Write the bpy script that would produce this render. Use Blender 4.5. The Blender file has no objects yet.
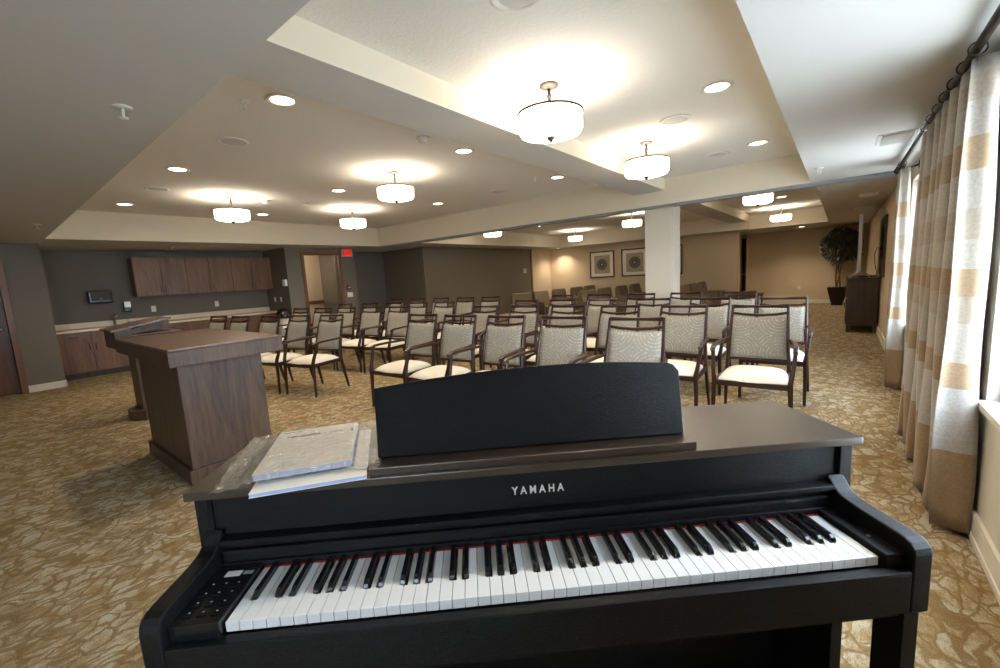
import bpy, bmesh, math, random
from mathutils import Vector, Matrix, Euler
random.seed(7)
S = bpy.context.scene
COL = S.collection
PI = math.pi

# ------------------------------------------------------------------ materials
MATS = {}
def nt(name):
    m = bpy.data.materials.new(name); m.use_nodes = True
    t = m.node_tree; b = t.nodes['Principled BSDF']
    MATS[name] = m
    return m, t, b
def N(t, typ, **kw):
    n = t.nodes.new(typ)
    for k, v in kw.items():
        if k in ('operation', 'blend_type', 'feature', 'data_type', 'noise_dimensions', 'distance', 'wave_type', 'bands_direction', 'interpolation_type', 'clamp', 'invert'):
            setattr(n, k, v)
        else:
            n.inputs[k].default_value = v
    return n
def L(t, a, b): t.links.new(a, b)
def coords(t, scale=(1, 1, 1), rot=(0, 0, 0), loc=(0, 0, 0)):
    tc = t.nodes.new('ShaderNodeTexCoord'); mp = t.nodes.new('ShaderNodeMapping')
    mp.inputs['Scale'].default_value = scale; mp.inputs['Rotation'].default_value = rot; mp.inputs['Location'].default_value = loc
    L(t, tc.outputs['Object'], mp.inputs['Vector'])
    return mp.outputs['Vector']
def ramp(t, fac, stops):
    r = t.nodes.new('ShaderNodeValToRGB'); L(t, fac, r.inputs['Fac'])
    el = r.color_ramp.elements
    while len(el) < len(stops): el.new(0.5)
    for e, (p, c) in zip(el, stops): e.position = p; e.color = (*c, 1) if len(c) == 3 else c
    return r.outputs['Color']
def bump(t, b, h, strength=.2, dist=.01):
    n = t.nodes.new('ShaderNodeBump'); n.inputs['Strength'].default_value = strength; n.inputs['Distance'].default_value = dist
    L(t, h, n.inputs['Height']); L(t, n.outputs['Normal'], b.inputs['Normal'])
def plain(name, col, rough=.5, metal=0, spec=.5, noise=0, nscale=60, bs=.15, var=0):
    m, t, b = nt(name)
    b.inputs['Base Color'].default_value = (*col, 1); b.inputs['Roughness'].default_value = rough
    b.inputs['Metallic'].default_value = metal; b.inputs['Specular IOR Level'].default_value = spec
    v = coords(t)
    nz = N(t, 'ShaderNodeTexNoise', Scale=nscale, Detail=3.0); L(t, v, nz.inputs['Vector'])
    if noise: bump(t, b, nz.outputs['Fac'], bs, noise)
    if var:
        a = tuple(c * (1 - var) for c in col); c2 = tuple(min(1, c * (1 + var)) for c in col)
        L(t, ramp(t, nz.outputs['Fac'], [(.3, a), (.7, c2)]), b.inputs['Base Color'])
    return m
def emit(name, col, strength):
    m, t, b = nt(name)
    b.inputs['Base Color'].default_value = (.8, .8, .8, 1)
    b.inputs['Emission Color'].default_value = (*col, 1); b.inputs['Emission Strength'].default_value = strength
    return m
def wood(name, dark, light, rough=.4, scale=1.0, axis='z', contrast=1.0, bs=.08, spec=.5, coat=0):
    m, t, b = nt(name)
    s = {'z': (9, 9, .7), 'x': (.7, 9, 9), 'y': (9, .7, 9)}[axis]
    v = coords(t, tuple(k * scale for k in s))
    n1 = N(t, 'ShaderNodeTexNoise', Scale=1.6, Detail=6.0, Roughness=.62, Distortion=1.4); L(t, v, n1.inputs['Vector'])
    n2 = N(t, 'ShaderNodeTexNoise', Scale=14.0, Detail=3.0); L(t, v, n2.inputs['Vector'])
    mx = N(t, 'ShaderNodeMath', operation='MULTIPLY_ADD'); L(t, n2.outputs['Fac'], mx.inputs[0]); mx.inputs[1].default_value = .45
    L(t, n1.outputs['Fac'], mx.inputs[2])
    L(t, ramp(t, mx.outputs[0], [(.5, dark), (.9, light)]), b.inputs['Base Color'])
    b.inputs['Roughness'].default_value = rough; b.inputs['Specular IOR Level'].default_value = spec
    b.inputs['Coat Weight'].default_value = coat
    bump(t, b, n2.outputs['Fac'], bs, .004)
    return m

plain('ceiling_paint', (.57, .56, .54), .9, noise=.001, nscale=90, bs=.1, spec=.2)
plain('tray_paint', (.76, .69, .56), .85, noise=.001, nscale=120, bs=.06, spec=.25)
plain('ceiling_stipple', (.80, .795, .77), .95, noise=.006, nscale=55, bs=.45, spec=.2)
plain('beige_paint', (.60, .485, .335), .85, noise=.001, nscale=120, bs=.06, spec=.25)
plain('cream_paint', (.62, .58, .50), .8, noise=.001, nscale=120, bs=.06, spec=.25)
plain('slate_paint', (.160, .143, .118), .8, noise=.001, nscale=120, bs=.06, spec=.3)
plain('umber_paint', (.170, .142, .102), .8, noise=.001, nscale=120, bs=.06, spec=.3)
plain('trim_white', (.72, .68, .60), .5)
plain('plate_white', (.75, .70, .58), .45)
plain('plastic_white', (.78, .78, .76), .4)
plain('plastic_black', (.008, .008, .009), .25)
plain('smoke_plastic', (.022, .021, .020), .55)
plain('dark_metal', (.02, .016, .013), .35, metal=.6)
plain('bronze', (.040, .029, .021), .5, metal=.4)
plain('steel', (.55, .54, .52), .28, metal=1)
plain('grey_metal', (.24, .25, .26), .5, metal=.2)
plain('laminate', (.74, .62, .46), .45, var=.06, nscale=25)
plain('cushion_cream', (.76, .70, .60), .6, noise=.001, nscale=300, bs=.1)
plain('felt_red', (.30, .015, .015), .9)
plain('key_white', (.80, .80, .79), .22, spec=.55)
plain('key_black', (.006, .006, .007), .22)
plain('letter_silver', (.78, .77, .72), .4, metal=.2)
plain('paper_cover', (.82, .77, .68), .55)
plain('paper_blue', (.36, .45, .72), .6)
plain('ink', (.03, .03, .035), .6)
plain('soil', (.02, .014, .01), .95, noise=.02, nscale=40, bs=.6)
plain('bark', (.10, .05, .025), .85, noise=.01, nscale=30, bs=.5, var=.4)
plain('leaf', (.050, .060, .028), .5, var=.35, nscale=8)
plain('screen_black', (.006, .006, .007), .12)
plain('speaker_grille', (.62, .61, .59), .8)
plain('silver_plastic', (.50, .50, .50), .35, metal=.4)
plain('bounce_ground', (.72, .72, .70), .9)
wood('chair_wood', (.016, .006, .004), (.036, .013, .008), .36, scale=2.5, spec=.4)
wood('cabinet_wood', (.090, .040, .018), (.22, .105, .052), .45, scale=1.0, bs=.04)
wood('lectern_wood', (.028, .014, .008), (.105, .057, .032), .5, scale=.85, bs=.18)
wood('lectern_top', (.060, .026, .013), (.165, .085, .046), .30, scale=.8, axis='y', bs=.05, coat=.1)
wood('door_wood', (.070, .022, .009), (.135, .045, .018), .4, scale=.9, bs=.04)
wood('frame_wood', (.11, .040, .018), (.20, .080, .036), .4, scale=1.2, bs=.04)
wood('console_wood', (.018, .009, .005), (.060, .032, .018), .4, scale=1.0, bs=.05)
wood('piano_black', (.0025, .0025, .003), (.006, .006, .0065), .34, scale=11, axis='x', bs=.40, spec=.20)
wood('lid_reflection_tint', (.026, .016, .009), (.046, .030, .018), .30, scale=11, axis='x', bs=.10, spec=.8)  # brown tint paints in the warm room reflected by the black lid

def carpet():
    m, t, b = nt('carpet')
    v = coords(t, (1, 1, 1))
    def warp(scale, amt):
        w = N(t, 'ShaderNodeTexNoise', Scale=scale, Detail=4.0); L(t, v, w.inputs['Vector'])
        sub = N(t, 'ShaderNodeVectorMath', operation='SUBTRACT'); L(t, w.outputs['Color'], sub.inputs[0]); sub.inputs[1].default_value = (.5, .5, .5)
        sc = N(t, 'ShaderNodeVectorMath', operation='SCALE'); L(t, sub.outputs[0], sc.inputs[0]); sc.inputs['Scale'].default_value = amt
        ad = N(t, 'ShaderNodeVectorMath', operation='ADD'); L(t, v, ad.inputs[0]); L(t, sc.outputs[0], ad.inputs[1])
        return ad.outputs[0]
    def mapped(vec, scale, rz=0.0):
        mp = t.nodes.new('ShaderNodeMapping'); mp.inputs['Scale'].default_value = scale; mp.inputs['Rotation'].default_value = (0, 0, rz)
        L(t, vec, mp.inputs['Vector']); return mp.outputs[0]
    wv = warp(4.5, .22)
    cells = mapped(wv, (17.0, 10.0, 1), .10)
    vo = N(t, 'ShaderNodeTexVoronoi', feature='DISTANCE_TO_EDGE', Scale=1.0); L(t, cells, vo.inputs['Vector'])
    vc = N(t, 'ShaderNodeTexVoronoi', feature='F1', Scale=1.0); L(t, cells, vc.inputs['Vector'])
    sepc = t.nodes.new('ShaderNodeSeparateColor'); L(t, vc.outputs['Color'], sepc.inputs[0])
    nb = N(t, 'ShaderNodeTexNoise', Scale=9.0, Detail=4.0, Roughness=.65); L(t, v, nb.inputs['Vector'])
    st = N(t, 'ShaderNodeTexNoise', Scale=1.0, Detail=4.0, Roughness=.7); L(t, mapped(v, (75, 26, 1), .08), st.inputs['Vector'])
    # tone: blotches + weave streaks + a little per leaf
    a1 = N(t, 'ShaderNodeMath', operation='MULTIPLY_ADD'); L(t, sepc.outputs[0], a1.inputs[0]); a1.inputs[1].default_value = .16; L(t, nb.outputs['Fac'], a1.inputs[2])
    a2 = N(t, 'ShaderNodeMath', operation='MULTIPLY_ADD'); L(t, st.outputs['Fac'], a2.inputs[0]); a2.inputs[1].default_value = .62; L(t, a1.outputs[0], a2.inputs[2])
    tone = ramp(t, a2.outputs[0], [(.66, (.228, .142, .056)), (.86, (.305, .230, .130)), (1.04, (.415, .362, .265))])
    # veins with uneven width
    wd = N(t, 'ShaderNodeMath', operation='MULTIPLY_ADD'); L(t, st.outputs['Fac'], wd.inputs[0]); wd.inputs[1].default_value = -.10; L(t, vo.outputs['Distance'], wd.inputs[2])
    vein = ramp(t, wd.outputs[0], [(-.0, (.15, .15, .15)), (.045, (1, 1, 1))])
    mix = N(t, 'ShaderNodeMix', data_type='RGBA'); L(t, vein, mix.inputs[0]); mix.inputs[6].default_value = (.200, .128, .053, 1); L(t, tone, mix.inputs[7])
    fine = N(t, 'ShaderNodeTexNoise', Scale=260.0, Detail=3.0); L(t, v, fine.inputs['Vector'])
    mul = N(t, 'ShaderNodeMix', data_type='RGBA', blend_type='MULTIPLY'); mul.inputs[0].default_value = 1
    L(t, mix.outputs[2], mul.inputs[6]); L(t, ramp(t, fine.outputs['Fac'], [(.35, (.66, .66, .66)), (.65, (1.2, 1.2, 1.2))]), mul.inputs[7])
    L(t, mul.outputs[2], b.inputs['Base Color'])
    b.inputs['Roughness'].default_value = .95; b.inputs['Specular IOR Level'].default_value = .1
    bump(t, b, fine.outputs['Fac'], .6, .004)
carpet()

def chair_fabric():
    m, t, b = nt('chair_fabric')
    v = coords(t, (1, 0, 1), loc=(0, 0, 0))
    def rings(period, off, freq):
        mp = t.nodes.new('ShaderNodeMapping'); mp.inputs['Scale'].default_value = (1 / period, 0, 1 / period); mp.inputs['Location'].default_value = off
        L(t, v, mp.inputs['Vector'])
        vo = N(t, 'ShaderNodeTexVoronoi', feature='F1', Scale=1.0, Randomness=0.0); L(t, mp.outputs[0], vo.inputs['Vector'])
        s = N(t, 'ShaderNodeMath', operation='MULTIPLY'); L(t, vo.outputs['Distance'], s.inputs[0]); s.inputs[1].default_value = freq
        c = N(t, 'ShaderNodeMath', operation='SINE'); L(t, s.outputs[0], c.inputs[0])
        return c.outputs[0]
    r1 = rings(.30, (.5, 0, .15), 74)
    dots = N(t, 'ShaderNodeTexVoronoi', feature='F1', Scale=150.0, Randomness=.7); L(t, v, dots.inputs['Vector'])
    d1 = N(t, 'ShaderNodeMath', operation='LESS_THAN'); L(t, dots.outputs['Distance'], d1.inputs[0]); d1.inputs[1].default_value = .45
    g = N(t, 'ShaderNodeMath', operation='GREATER_THAN'); L(t, r1, g.inputs[0]); g.inputs[1].default_value = .62
    a = N(t, 'ShaderNodeMath', operation='MULTIPLY'); L(t, g.outputs[0], a.inputs[0]); L(t, d1.outputs[0], a.inputs[1])
    wv = N(t, 'ShaderNodeTexNoise', Scale=260.0, Detail=2.0); L(t, v, wv.inputs['Vector'])
    base = ramp(t, wv.outputs['Fac'], [(.3, (.185, .172, .145)), (.7, (.30, .28, .24))])
    mix = N(t, 'ShaderNodeMix', data_type='RGBA'); L(t, a.outputs[0], mix.inputs[0]); L(t, base, mix.inputs[6]); mix.inputs[7].default_value = (.52, .485, .41, 1)
    L(t, mix.outputs[2], b.inputs['Base Color']); b.inputs['Roughness'].default_value = .8
    bump(t, b, wv.outputs['Fac'], .3, .002)
chair_fabric()

def lounge_fabric():
    m, t, b = nt('lounge_fabric')
    v = coords(t)
    n = N(t, 'ShaderNodeTexNoise', Scale=180.0, Detail=3.0); L(t, v, n.inputs['Vector'])
    L(t, ramp(t, n.outputs['Fac'], [(.3, (.13, .10, .066)), (.7, (.22, .17, .115))]), b.inputs['Base Color'])
    b.inputs['Roughness'].default_value = .85; bump(t, b, n.outputs['Fac'], .3, .002)
lounge_fabric()

def curtain_fabric():
    m, t, b = nt('curtain_fabric')
    tc = t.nodes.new('ShaderNodeTexCoord'); sp = t.nodes.new('ShaderNodeSeparateXYZ'); L(t, tc.outputs['Object'], sp.inputs[0])
    dv = N(t, 'ShaderNodeMath', operation='DIVIDE'); L(t, sp.outputs['Z'], dv.inputs[0]); dv.inputs[1].default_value = 2.2
    tan = (.26, .175, .10); sil = (.37, .345, .32); tex = (.33, .295, .25); mid = (.29, .24, .185)
    zs = [(0, tan), (.40, sil), (.70, tan), (.82, tex), (1.0, mid), (1.12, tan), (1.24, tex), (1.37, mid), (1.50, tex), (1.66, tan), (1.80, tex), (1.95, mid), (2.05, tex)]
    r = t.nodes.new('ShaderNodeValToRGB'); r.color_ramp.interpolation = 'CONSTANT'; L(t, dv.outputs[0], r.inputs['Fac'])
    el = r.color_ramp.elements
    while len(el) < len(zs): el.new(.5)
    for e, (z, c) in zip(el, zs): e.position = z / 2.2; e.color = (*c, 1)
    n = N(t, 'ShaderNodeTexNoise', Scale=90.0, Detail=3.0); mp = t.nodes.new('ShaderNodeMapping'); mp.inputs['Scale'].default_value = (1, 1, 1); L(t, tc.outputs['Object'], mp.inputs[0]); L(t, mp.outputs[0], n.inputs['Vector'])
    mul = N(t, 'ShaderNodeMix', data_type='RGBA', blend_type='MULTIPLY'); mul.inputs[0].default_value = 1
    L(t, r.outputs['Color'], mul.inputs[6]); L(t, ramp(t, n.outputs['Fac'], [(.3, (.82, .82, .82)), (.7, (1.08, 1.08, 1.08))]), mul.inputs[7])
    L(t, mul.outputs[2], b.inputs['Base Color']); b.inputs['Roughness'].default_value = .5
    b.inputs['Sheen Weight'].default_value = .3
    tr = t.nodes.new('ShaderNodeBsdfTranslucent'); L(t, mul.outputs[2], tr.inputs['Color'])
    ms = t.nodes.new('ShaderNodeMixShader'); ms.inputs[0].default_value = .03
    L(t, b.outputs[0], ms.inputs[1]); L(t, tr.outputs[0], ms.inputs[2]); L(t, ms.outputs[0], t.nodes['Material Output'].inputs['Surface'])
    bump(t, b, n.outputs['Fac'], .25, .002)
curtain_fabric()

def clear(name, gloss, rough, tint=(1, 1, 1), bs=0):
    m, t, b = nt(name); t.nodes.remove(b)
    tr = t.nodes.new('ShaderNodeBsdfTransparent'); tr.inputs[0].default_value = (*tint, 1)
    gl = t.nodes.new('ShaderNodeBsdfGlossy'); gl.inputs['Roughness'].default_value = rough
    ms = t.nodes.new('ShaderNodeMixShader'); ms.inputs[0].default_value = gloss
    L(t, tr.outputs[0], ms.inputs[1]); L(t, gl.outputs[0], ms.inputs[2]); L(t, ms.outputs[0], t.nodes['Material Output'].inputs['Surface'])
    if bs:
        df = t.nodes.new('ShaderNodeBsdfDiffuse'); df.inputs[0].default_value = (.85, .83, .80, 1); m2 = t.nodes.new('ShaderNodeMixShader'); m2.inputs[0].default_value = .10
        L(t, tr.outputs[0], m2.inputs[1]); L(t, df.outputs[0], m2.inputs[2]); L(t, m2.outputs[0], ms.inputs[1])
        v = coords(t); n = N(t, 'ShaderNodeTexNoise', Scale=28.0, Detail=4.0, Distortion=1.5); L(t, v, n.inputs['Vector'])
        bp = t.nodes.new('ShaderNodeBump'); bp.inputs['Strength'].default_value = bs; bp.inputs['Distance'].default_value = .02
        L(t, n.outputs['Fac'], bp.inputs['Height']); L(t, bp.outputs[0], gl.inputs['Normal'])
clear('window_glass', .05, .02)
clear('plastic_film', .30, .12, (.97, .96, .94), bs=1.0)
LAMP = (1.0, .83, .62)
emit('shade_glow', (1.0, .86, .67), 8.0)
emit('downlight_glow', (1.0, .88, .70), 9.0)
emit('exit_red', (1.0, .03, .015), .45)
emit('exit_letter', (1.0, .02, .01), .06)

for n_ in ('exit_red', 'exit_letter'): MATS[n_].node_tree.nodes['Principled BSDF'].inputs['Base Color'].default_value = (.5, .05, .03, 1)

def artmat(name, spokes):
    m, t, b = nt(name)
    tc = t.nodes.new('ShaderNodeTexCoord'); sp = t.nodes.new('ShaderNodeSeparateXYZ'); L(t, tc.outputs['Object'], sp.inputs[0])
    cb = t.nodes.new('ShaderNodeCombineXYZ'); L(t, sp.outputs['X'], cb.inputs[0]); L(t, sp.outputs['Z'], cb.inputs[1])
    ln = N(t, 'ShaderNodeVectorMath', operation='LENGTH'); L(t, cb.outputs[0], ln.inputs[0])
    at = N(t, 'ShaderNodeMath', operation='ARCTAN2'); L(t, sp.outputs['Z'], at.inputs[0]); L(t, sp.outputs['X'], at.inputs[1])
    ml = N(t, 'ShaderNodeMath', operation='MULTIPLY'); L(t, at.outputs[0], ml.inputs[0]); ml.inputs[1].default_value = spokes
    sn = N(t, 'ShaderNodeMath', operation='SINE'); L(t, ml.outputs[0], sn.inputs[0])
    rr = N(t, 'ShaderNodeMath', operation='MULTIPLY_ADD'); L(t, sn.outputs[0], rr.inputs[0]); rr.inputs[1].default_value = .006; L(t, ln.outputs['Value'], rr.inputs[2])
    disc = ramp(t, rr.outputs[0], [(.03, (.42, .36, .26)), (.045, (.05, .045, .04)), (.09, (.09, .08, .065)), (.105, (.16, .14, .11)), (.17, (.10, .09, .07)), (.20, (.30, .26, .19)), (.21, (.40, .345, .25))])
    n = N(t, 'ShaderNodeTexNoise', Scale=60.0, Detail=3.0); L(t, tc.outputs['Object'], n.inputs['Vector'])
    mul = N(t, 'ShaderNodeMix', data_type='RGBA', blend_type='MULTIPLY'); mul.inputs[0].default_value = 1
    L(t, disc, mul.inputs[6]); L(t, ramp(t, n.outputs['Fac'], [(.35, (.75, .75, .75)), (.65, (1.1, 1.1, 1.1))]), mul.inputs[7]); L(t, mul.outputs[2], b.inputs['Base Color'])
    b.inputs['Roughness'].default_value = .5
artmat('print_burst', 40.0)
artmat('print_wheel', 26.0)

# ------------------------------------------------------------------ geometry helpers
class MB:
    def __init__(s): s.bm = bmesh.new(); s.mats = []
    def mi(s, m):
        if m not in s.mats: s.mats.append(m)
        return s.mats.index(m)
    def box(s, x0, x1, y0, y1, z0, z1, m, rot=None, about=None, bev=0):
        b = bmesh.new()
        bmesh.ops.create_cube(b, size=1)
        for v in b.verts: v.co = Vector(((x0 + x1) / 2 + v.co.x * (x1 - x0), (y0 + y1) / 2 + v.co.y * (y1 - y0), (z0 + z1) / 2 + v.co.z * (z1 - z0)))
        if bev: bmesh.ops.bevel(b, geom=list(b.edges), offset=bev, segments=2, profile=.7, affect='EDGES')
        if rot:
            c = Vector(about or ((x0 + x1) / 2, (y0 + y1) / 2, (z0 + z1) / 2)); M = Euler(rot).to_matrix()
            for v in b.verts: v.co = M @ (v.co - c) + c
        return s.merge(b, m)
    def merge(s, b, m, smooth=False):
        i = s.mi(m); mp = {}
        for v in b.verts: mp[v] = s.bm.verts.new(v.co)
        for f in b.faces:
            try: g = s.bm.faces.new([mp[v] for v in f.verts]); g.material_index = i; g.smooth = smooth
            except ValueError: pass
        b.free(); return s
    def tube(s, pts, r, m, n=12, cap=True, smooth=True):
        """round tube; r is a number or list"""
        b = bmesh.new(); P = [Vector(p) for p in pts]; rings = []
        rs = r if isinstance(r, (list, tuple)) else [r] * len(P)
        up = None
        for i, p in enumerate(P):
            d = (P[min(i + 1, len(P) - 1)] - P[max(i - 1, 0)]).normalized()
            if up is None: up = Vector((0, 0, 1)) if abs(d.z) < .9 else Vector((1, 0, 0))
            u = (up - d * up.dot(d)).normalized(); w = d.cross(u); up = u
            rings.append([b.verts.new(p + (u * math.cos(2 * PI * k / n) + w * math.sin(2 * PI * k / n)) * rs[i]) for k in range(n)])
        for a, c in zip(rings, rings[1:]):
            for k in range(n): b.faces.new((a[k], a[(k + 1) % n], c[(k + 1) % n], c[k]))
        if cap: b.faces.new(rings[0][::-1]); b.faces.new(rings[-1])
        return s.merge(b, m, smooth)
    def bar(s, pts, sizes, m, side=(1, 0, 0), bev=.0):
        """rectangular sweep: sizes (w along side, t other)"""
        b = bmesh.new(); P = [Vector(p) for p in pts]; rings = []; sd = Vector(side)
        if not isinstance(sizes[0], (list, tuple)): sizes = [sizes] * len(P)
        for i, p in enumerate(P):
            d = (P[min(i + 1, len(P) - 1)] - P[max(i - 1, 0)]).normalized()
            u = (sd - d * sd.dot(d)).normalized(); w = d.cross(u)
            a, c = sizes[i][0] / 2, sizes[i][1] / 2
            e = min(a, c) * .45
            ring = []
            for (x, y) in ((a, c - e), (a - e, c), (-a + e, c), (-a, c - e), (-a, -c + e), (-a + e, -c), (a - e, -c), (a, -c + e)):
                ring.append(b.verts.new(p + u * x + w * y))
            rings.append(ring)
        for a, c in zip(rings, rings[1:]):
            for k in range(8): b.faces.new((a[k], a[(k + 1) % 8], c[(k + 1) % 8], c[k]))
        b.faces.new(rings[0][::-1]); b.faces.new(rings[-1])
        return s.merge(b, m)
    def lathe(s, prof, m, c=(0, 0, 0), n=32, smooth=True, axis='z'):
        b = bmesh.new(); rings = []
        for r, z in prof:
            if r < 1e-6: rings.append([b.verts.new((c[0], c[1], c[2] + z))])
            else: rings.append([b.verts.new((c[0] + r * math.cos(2 * PI * k / n), c[1] + r * math.sin(2 * PI * k / n), c[2] + z)) for k in range(n)])
        for a, d in zip(rings, rings[1:]):
            for k in range(n):
                k2 = (k + 1) % n
                if len(a) == 1 and len(d) == 1: continue
                if len(a) == 1: b.faces.new((a[0], d[k], d[k2]))
                elif len(d) == 1: b.faces.new((a[k], a[k2], d[0]))
                else: b.faces.new((a[k], a[k2], d[k2], d[k]))
        return s.merge(b, m, smooth)
    def prism(s, poly, a0, a1, m, axis='x'):
        """polygon in the two other axes extruded along axis"""
        b = bmesh.new()
        def pt(p, a): return {'x': (a, p[0], p[1]), 'y': (p[0], a, p[1]), 'z': (p[0], p[1], a)}[axis]
        A = [b.verts.new(pt(p, a0)) for p in poly]; B = [b.verts.new(pt(p, a1)) for p in poly]
        b.faces.new(A); b.faces.new(B[::-1])
        for i in range(len(poly)): j = (i + 1) % len(poly); b.faces.new((A[j], A[i], B[i], B[j]))
        bmesh.ops.recalc_face_normals(b, faces=b.faces)
        return s.merge(b, m)
    def build(s, name, parent=None, recalc=True, **props):
        if recalc: bmesh.ops.recalc_face_normals(s.bm, faces=s.bm.faces)
        me = bpy.data.meshes.new(name); s.bm.to_mesh(me); s.bm.free()
        for mm in s.mats: me.materials.append(MATS[mm])
        o = bpy.data.objects.new(name, me); COL.objects.link(o)
        if parent: o.parent = parent
        for k, v in props.items(): o[k] = v
        return o
def empty(name, loc=(0, 0, 0), rz=0, **props):
    o = bpy.data.objects.new(name, None); COL.objects.link(o); o.location = loc; o.rotation_euler = (0, 0, rz)
    o.empty_display_size = .1
    for k, v in props.items(): o[k] = v
    return o
def tag(o, label=None, category=None, group=None):
    if label: o['label'] = label
    if category: o['category'] = category
    if group: o['group'] = group
    return o
KIDS = {}
def kids(o): return [c for c in COL.objects if c.parent == o]
def copy_tree(o, parent=None, cache=None):
    c = o.copy(); COL.objects.link(c)
    if parent: c.parent = parent
    for ch in KIDS.setdefault(o.name, kids(o)): copy_tree(ch, c)
    return c
def struct(mb, name, **k): return mb.build(name, kind='structure', **k)
def light(name, typ, loc, energy, color=LAMP, **kw):
    d = bpy.data.lights.new(name, typ); d.energy = energy; d.color = color
    rot = kw.pop('rot', None); par = kw.pop('parent', None)
    for k, v in kw.items(): setattr(d, k, v)
    o = bpy.data.objects.new(name, d); COL.objects.link(o); o.location = loc
    if rot: o.rotation_euler = rot
    if par: o.parent = par
    return o

# ------------------------------------------------------------------ camera
H = 1.33
yaw, pit, rol = .67994, .13441, -.05745
f = Vector((-math.sin(yaw) * math.cos(pit), math.cos(yaw) * math.cos(pit), -math.sin(pit)))
rt = Vector((math.cos(yaw), math.sin(yaw), 0)); up = rt.cross(f)
r2 = rt * math.cos(rol) + up * math.sin(rol); u2 = -rt * math.sin(rol) + up * math.cos(rol)
cd = bpy.data.cameras.new('camera'); cam = bpy.data.objects.new('camera', cd); COL.objects.link(cam)
M = Matrix.Identity(4)
for i in range(3): M[i][0] = r2[i]; M[i][1] = u2[i]; M[i][2] = -f[i]; M[i][3] = (0, 0, H)[i]
cam.matrix_world = M
cd.sensor_width = 36; cd.sensor_fit = 'HORIZONTAL'; cd.lens = 423.712 / 1000 * 36; cd.clip_start = .02
S.camera = cam

# ------------------------------------------------------------------ the room
Z = 2.22
YF = 15.8           # far wall
YN = -3.2           # wall behind the camera
XR = .535
XL = -9.5
mb = MB(); mb.box(-12.2, XR + .25, YN - .2, YF + .2, -.12, 0, 'carpet'); struct(mb, 'floor')

mb = MB()
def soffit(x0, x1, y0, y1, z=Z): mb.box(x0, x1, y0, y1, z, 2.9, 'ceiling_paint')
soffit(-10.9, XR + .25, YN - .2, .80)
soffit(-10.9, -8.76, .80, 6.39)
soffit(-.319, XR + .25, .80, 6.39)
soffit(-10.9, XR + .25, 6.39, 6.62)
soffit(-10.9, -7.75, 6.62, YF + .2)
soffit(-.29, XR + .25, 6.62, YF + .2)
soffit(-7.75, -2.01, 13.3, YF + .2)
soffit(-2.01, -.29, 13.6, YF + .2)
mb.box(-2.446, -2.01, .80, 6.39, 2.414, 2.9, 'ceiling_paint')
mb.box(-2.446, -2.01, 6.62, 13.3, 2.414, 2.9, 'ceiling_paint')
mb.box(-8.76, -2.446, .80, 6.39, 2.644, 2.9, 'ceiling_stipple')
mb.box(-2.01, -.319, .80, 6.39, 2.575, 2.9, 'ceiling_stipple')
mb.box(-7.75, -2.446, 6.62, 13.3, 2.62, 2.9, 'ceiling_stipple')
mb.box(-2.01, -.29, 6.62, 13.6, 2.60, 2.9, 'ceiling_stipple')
ci = mb.mi('tray_paint')
mb.bm.normal_update()
bmesh.ops.recalc_face_normals(mb.bm, faces=mb.bm.faces)
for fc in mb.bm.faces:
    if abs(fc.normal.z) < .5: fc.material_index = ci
struct(mb, 'ceiling', recalc=False)
mb = MB(); mb.box(-8.5, .50, 6.42, 6.47, 2.185, 2.222, 'grey_metal'); mb.box(-8.5, .50, 6.51, 6.56, 2.185, 2.222, 'grey_metal'); mb.box(-8.5, .50, 6.47, 6.51, 2.20, 2.222, 'plastic_black'); struct(mb, 'trim_1')

# right wall with three windows
WZ0, WZ1 = .64, 2.06
WIN = [(-2.3, -1.1), (1.15, 2.80), (4.45, 6.15)]  # first opening is unseen, added and sized to light the piano front
mb = MB()
ys = [YN - .2] + [v for w in WIN for v in w] + [YF + .2]
for i in range(0, len(ys), 2): mb.box(XR, XR + .16, ys[i], ys[i + 1], 0, 2.3, 'cream_paint')
for a, b_ in WIN: mb.box(XR, XR + .16, a, b_, 0, WZ0, 'cream_paint'); mb.box(XR, XR + .16, a, b_, WZ1, 2.3, 'cream_paint')
i = mb.mi('beige_paint')
for fc in mb.bm.faces:
    if sum(v.co.y for v in fc.verts) / len(fc.verts) > 6.6: fc.material_index = i
struct(mb, 'wall_right')
for k, (a, b_) in enumerate(WIN):
    w = empty('window_%d' % (k + 1), (XR + .08, (a + b_) / 2, WZ0), kind='structure')
    hw = (b_ - a) / 2; hh = WZ1 - WZ0
    m = MB()
    m.box(-.03, .05, -hw, -hw + .05, 0, hh, 'trim_white'); m.box(-.03, .05, hw - .05, hw, 0, hh, 'trim_white')
    m.box(-.03, .05, -hw, hw, 0, .05, 'trim_white'); m.box(-.03, .05, -hw, hw, hh - .05, hh, 'trim_white')
    m.box(-.02, .04, -.025, .025, .05, hh - .05, 'trim_white')
    m.build('window_frame', w)
    m = MB(); m.box(-.11, -.03, -hw, hw, -.02, .012, 'trim_white', bev=.004); m.build('window_sill', w)
    m = MB(); m.box(.02, .028, -hw + .05, hw - .05, .05, hh - .05, 'window_glass'); m.build('glass_pane', w)
    d = bpy.data.lights.new('window_portal', 'AREA'); d.shape = 'RECTANGLE'; d.size = hh; d.size_y = b_ - a; d.cycles.is_portal = True
    o = bpy.data.objects.new('window_portal', d); COL.objects.link(o); o.location = (XR + .2, (a + b_) / 2, (WZ0 + WZ1) / 2); o.rotation_euler = (0, PI / 2, 0)
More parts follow.
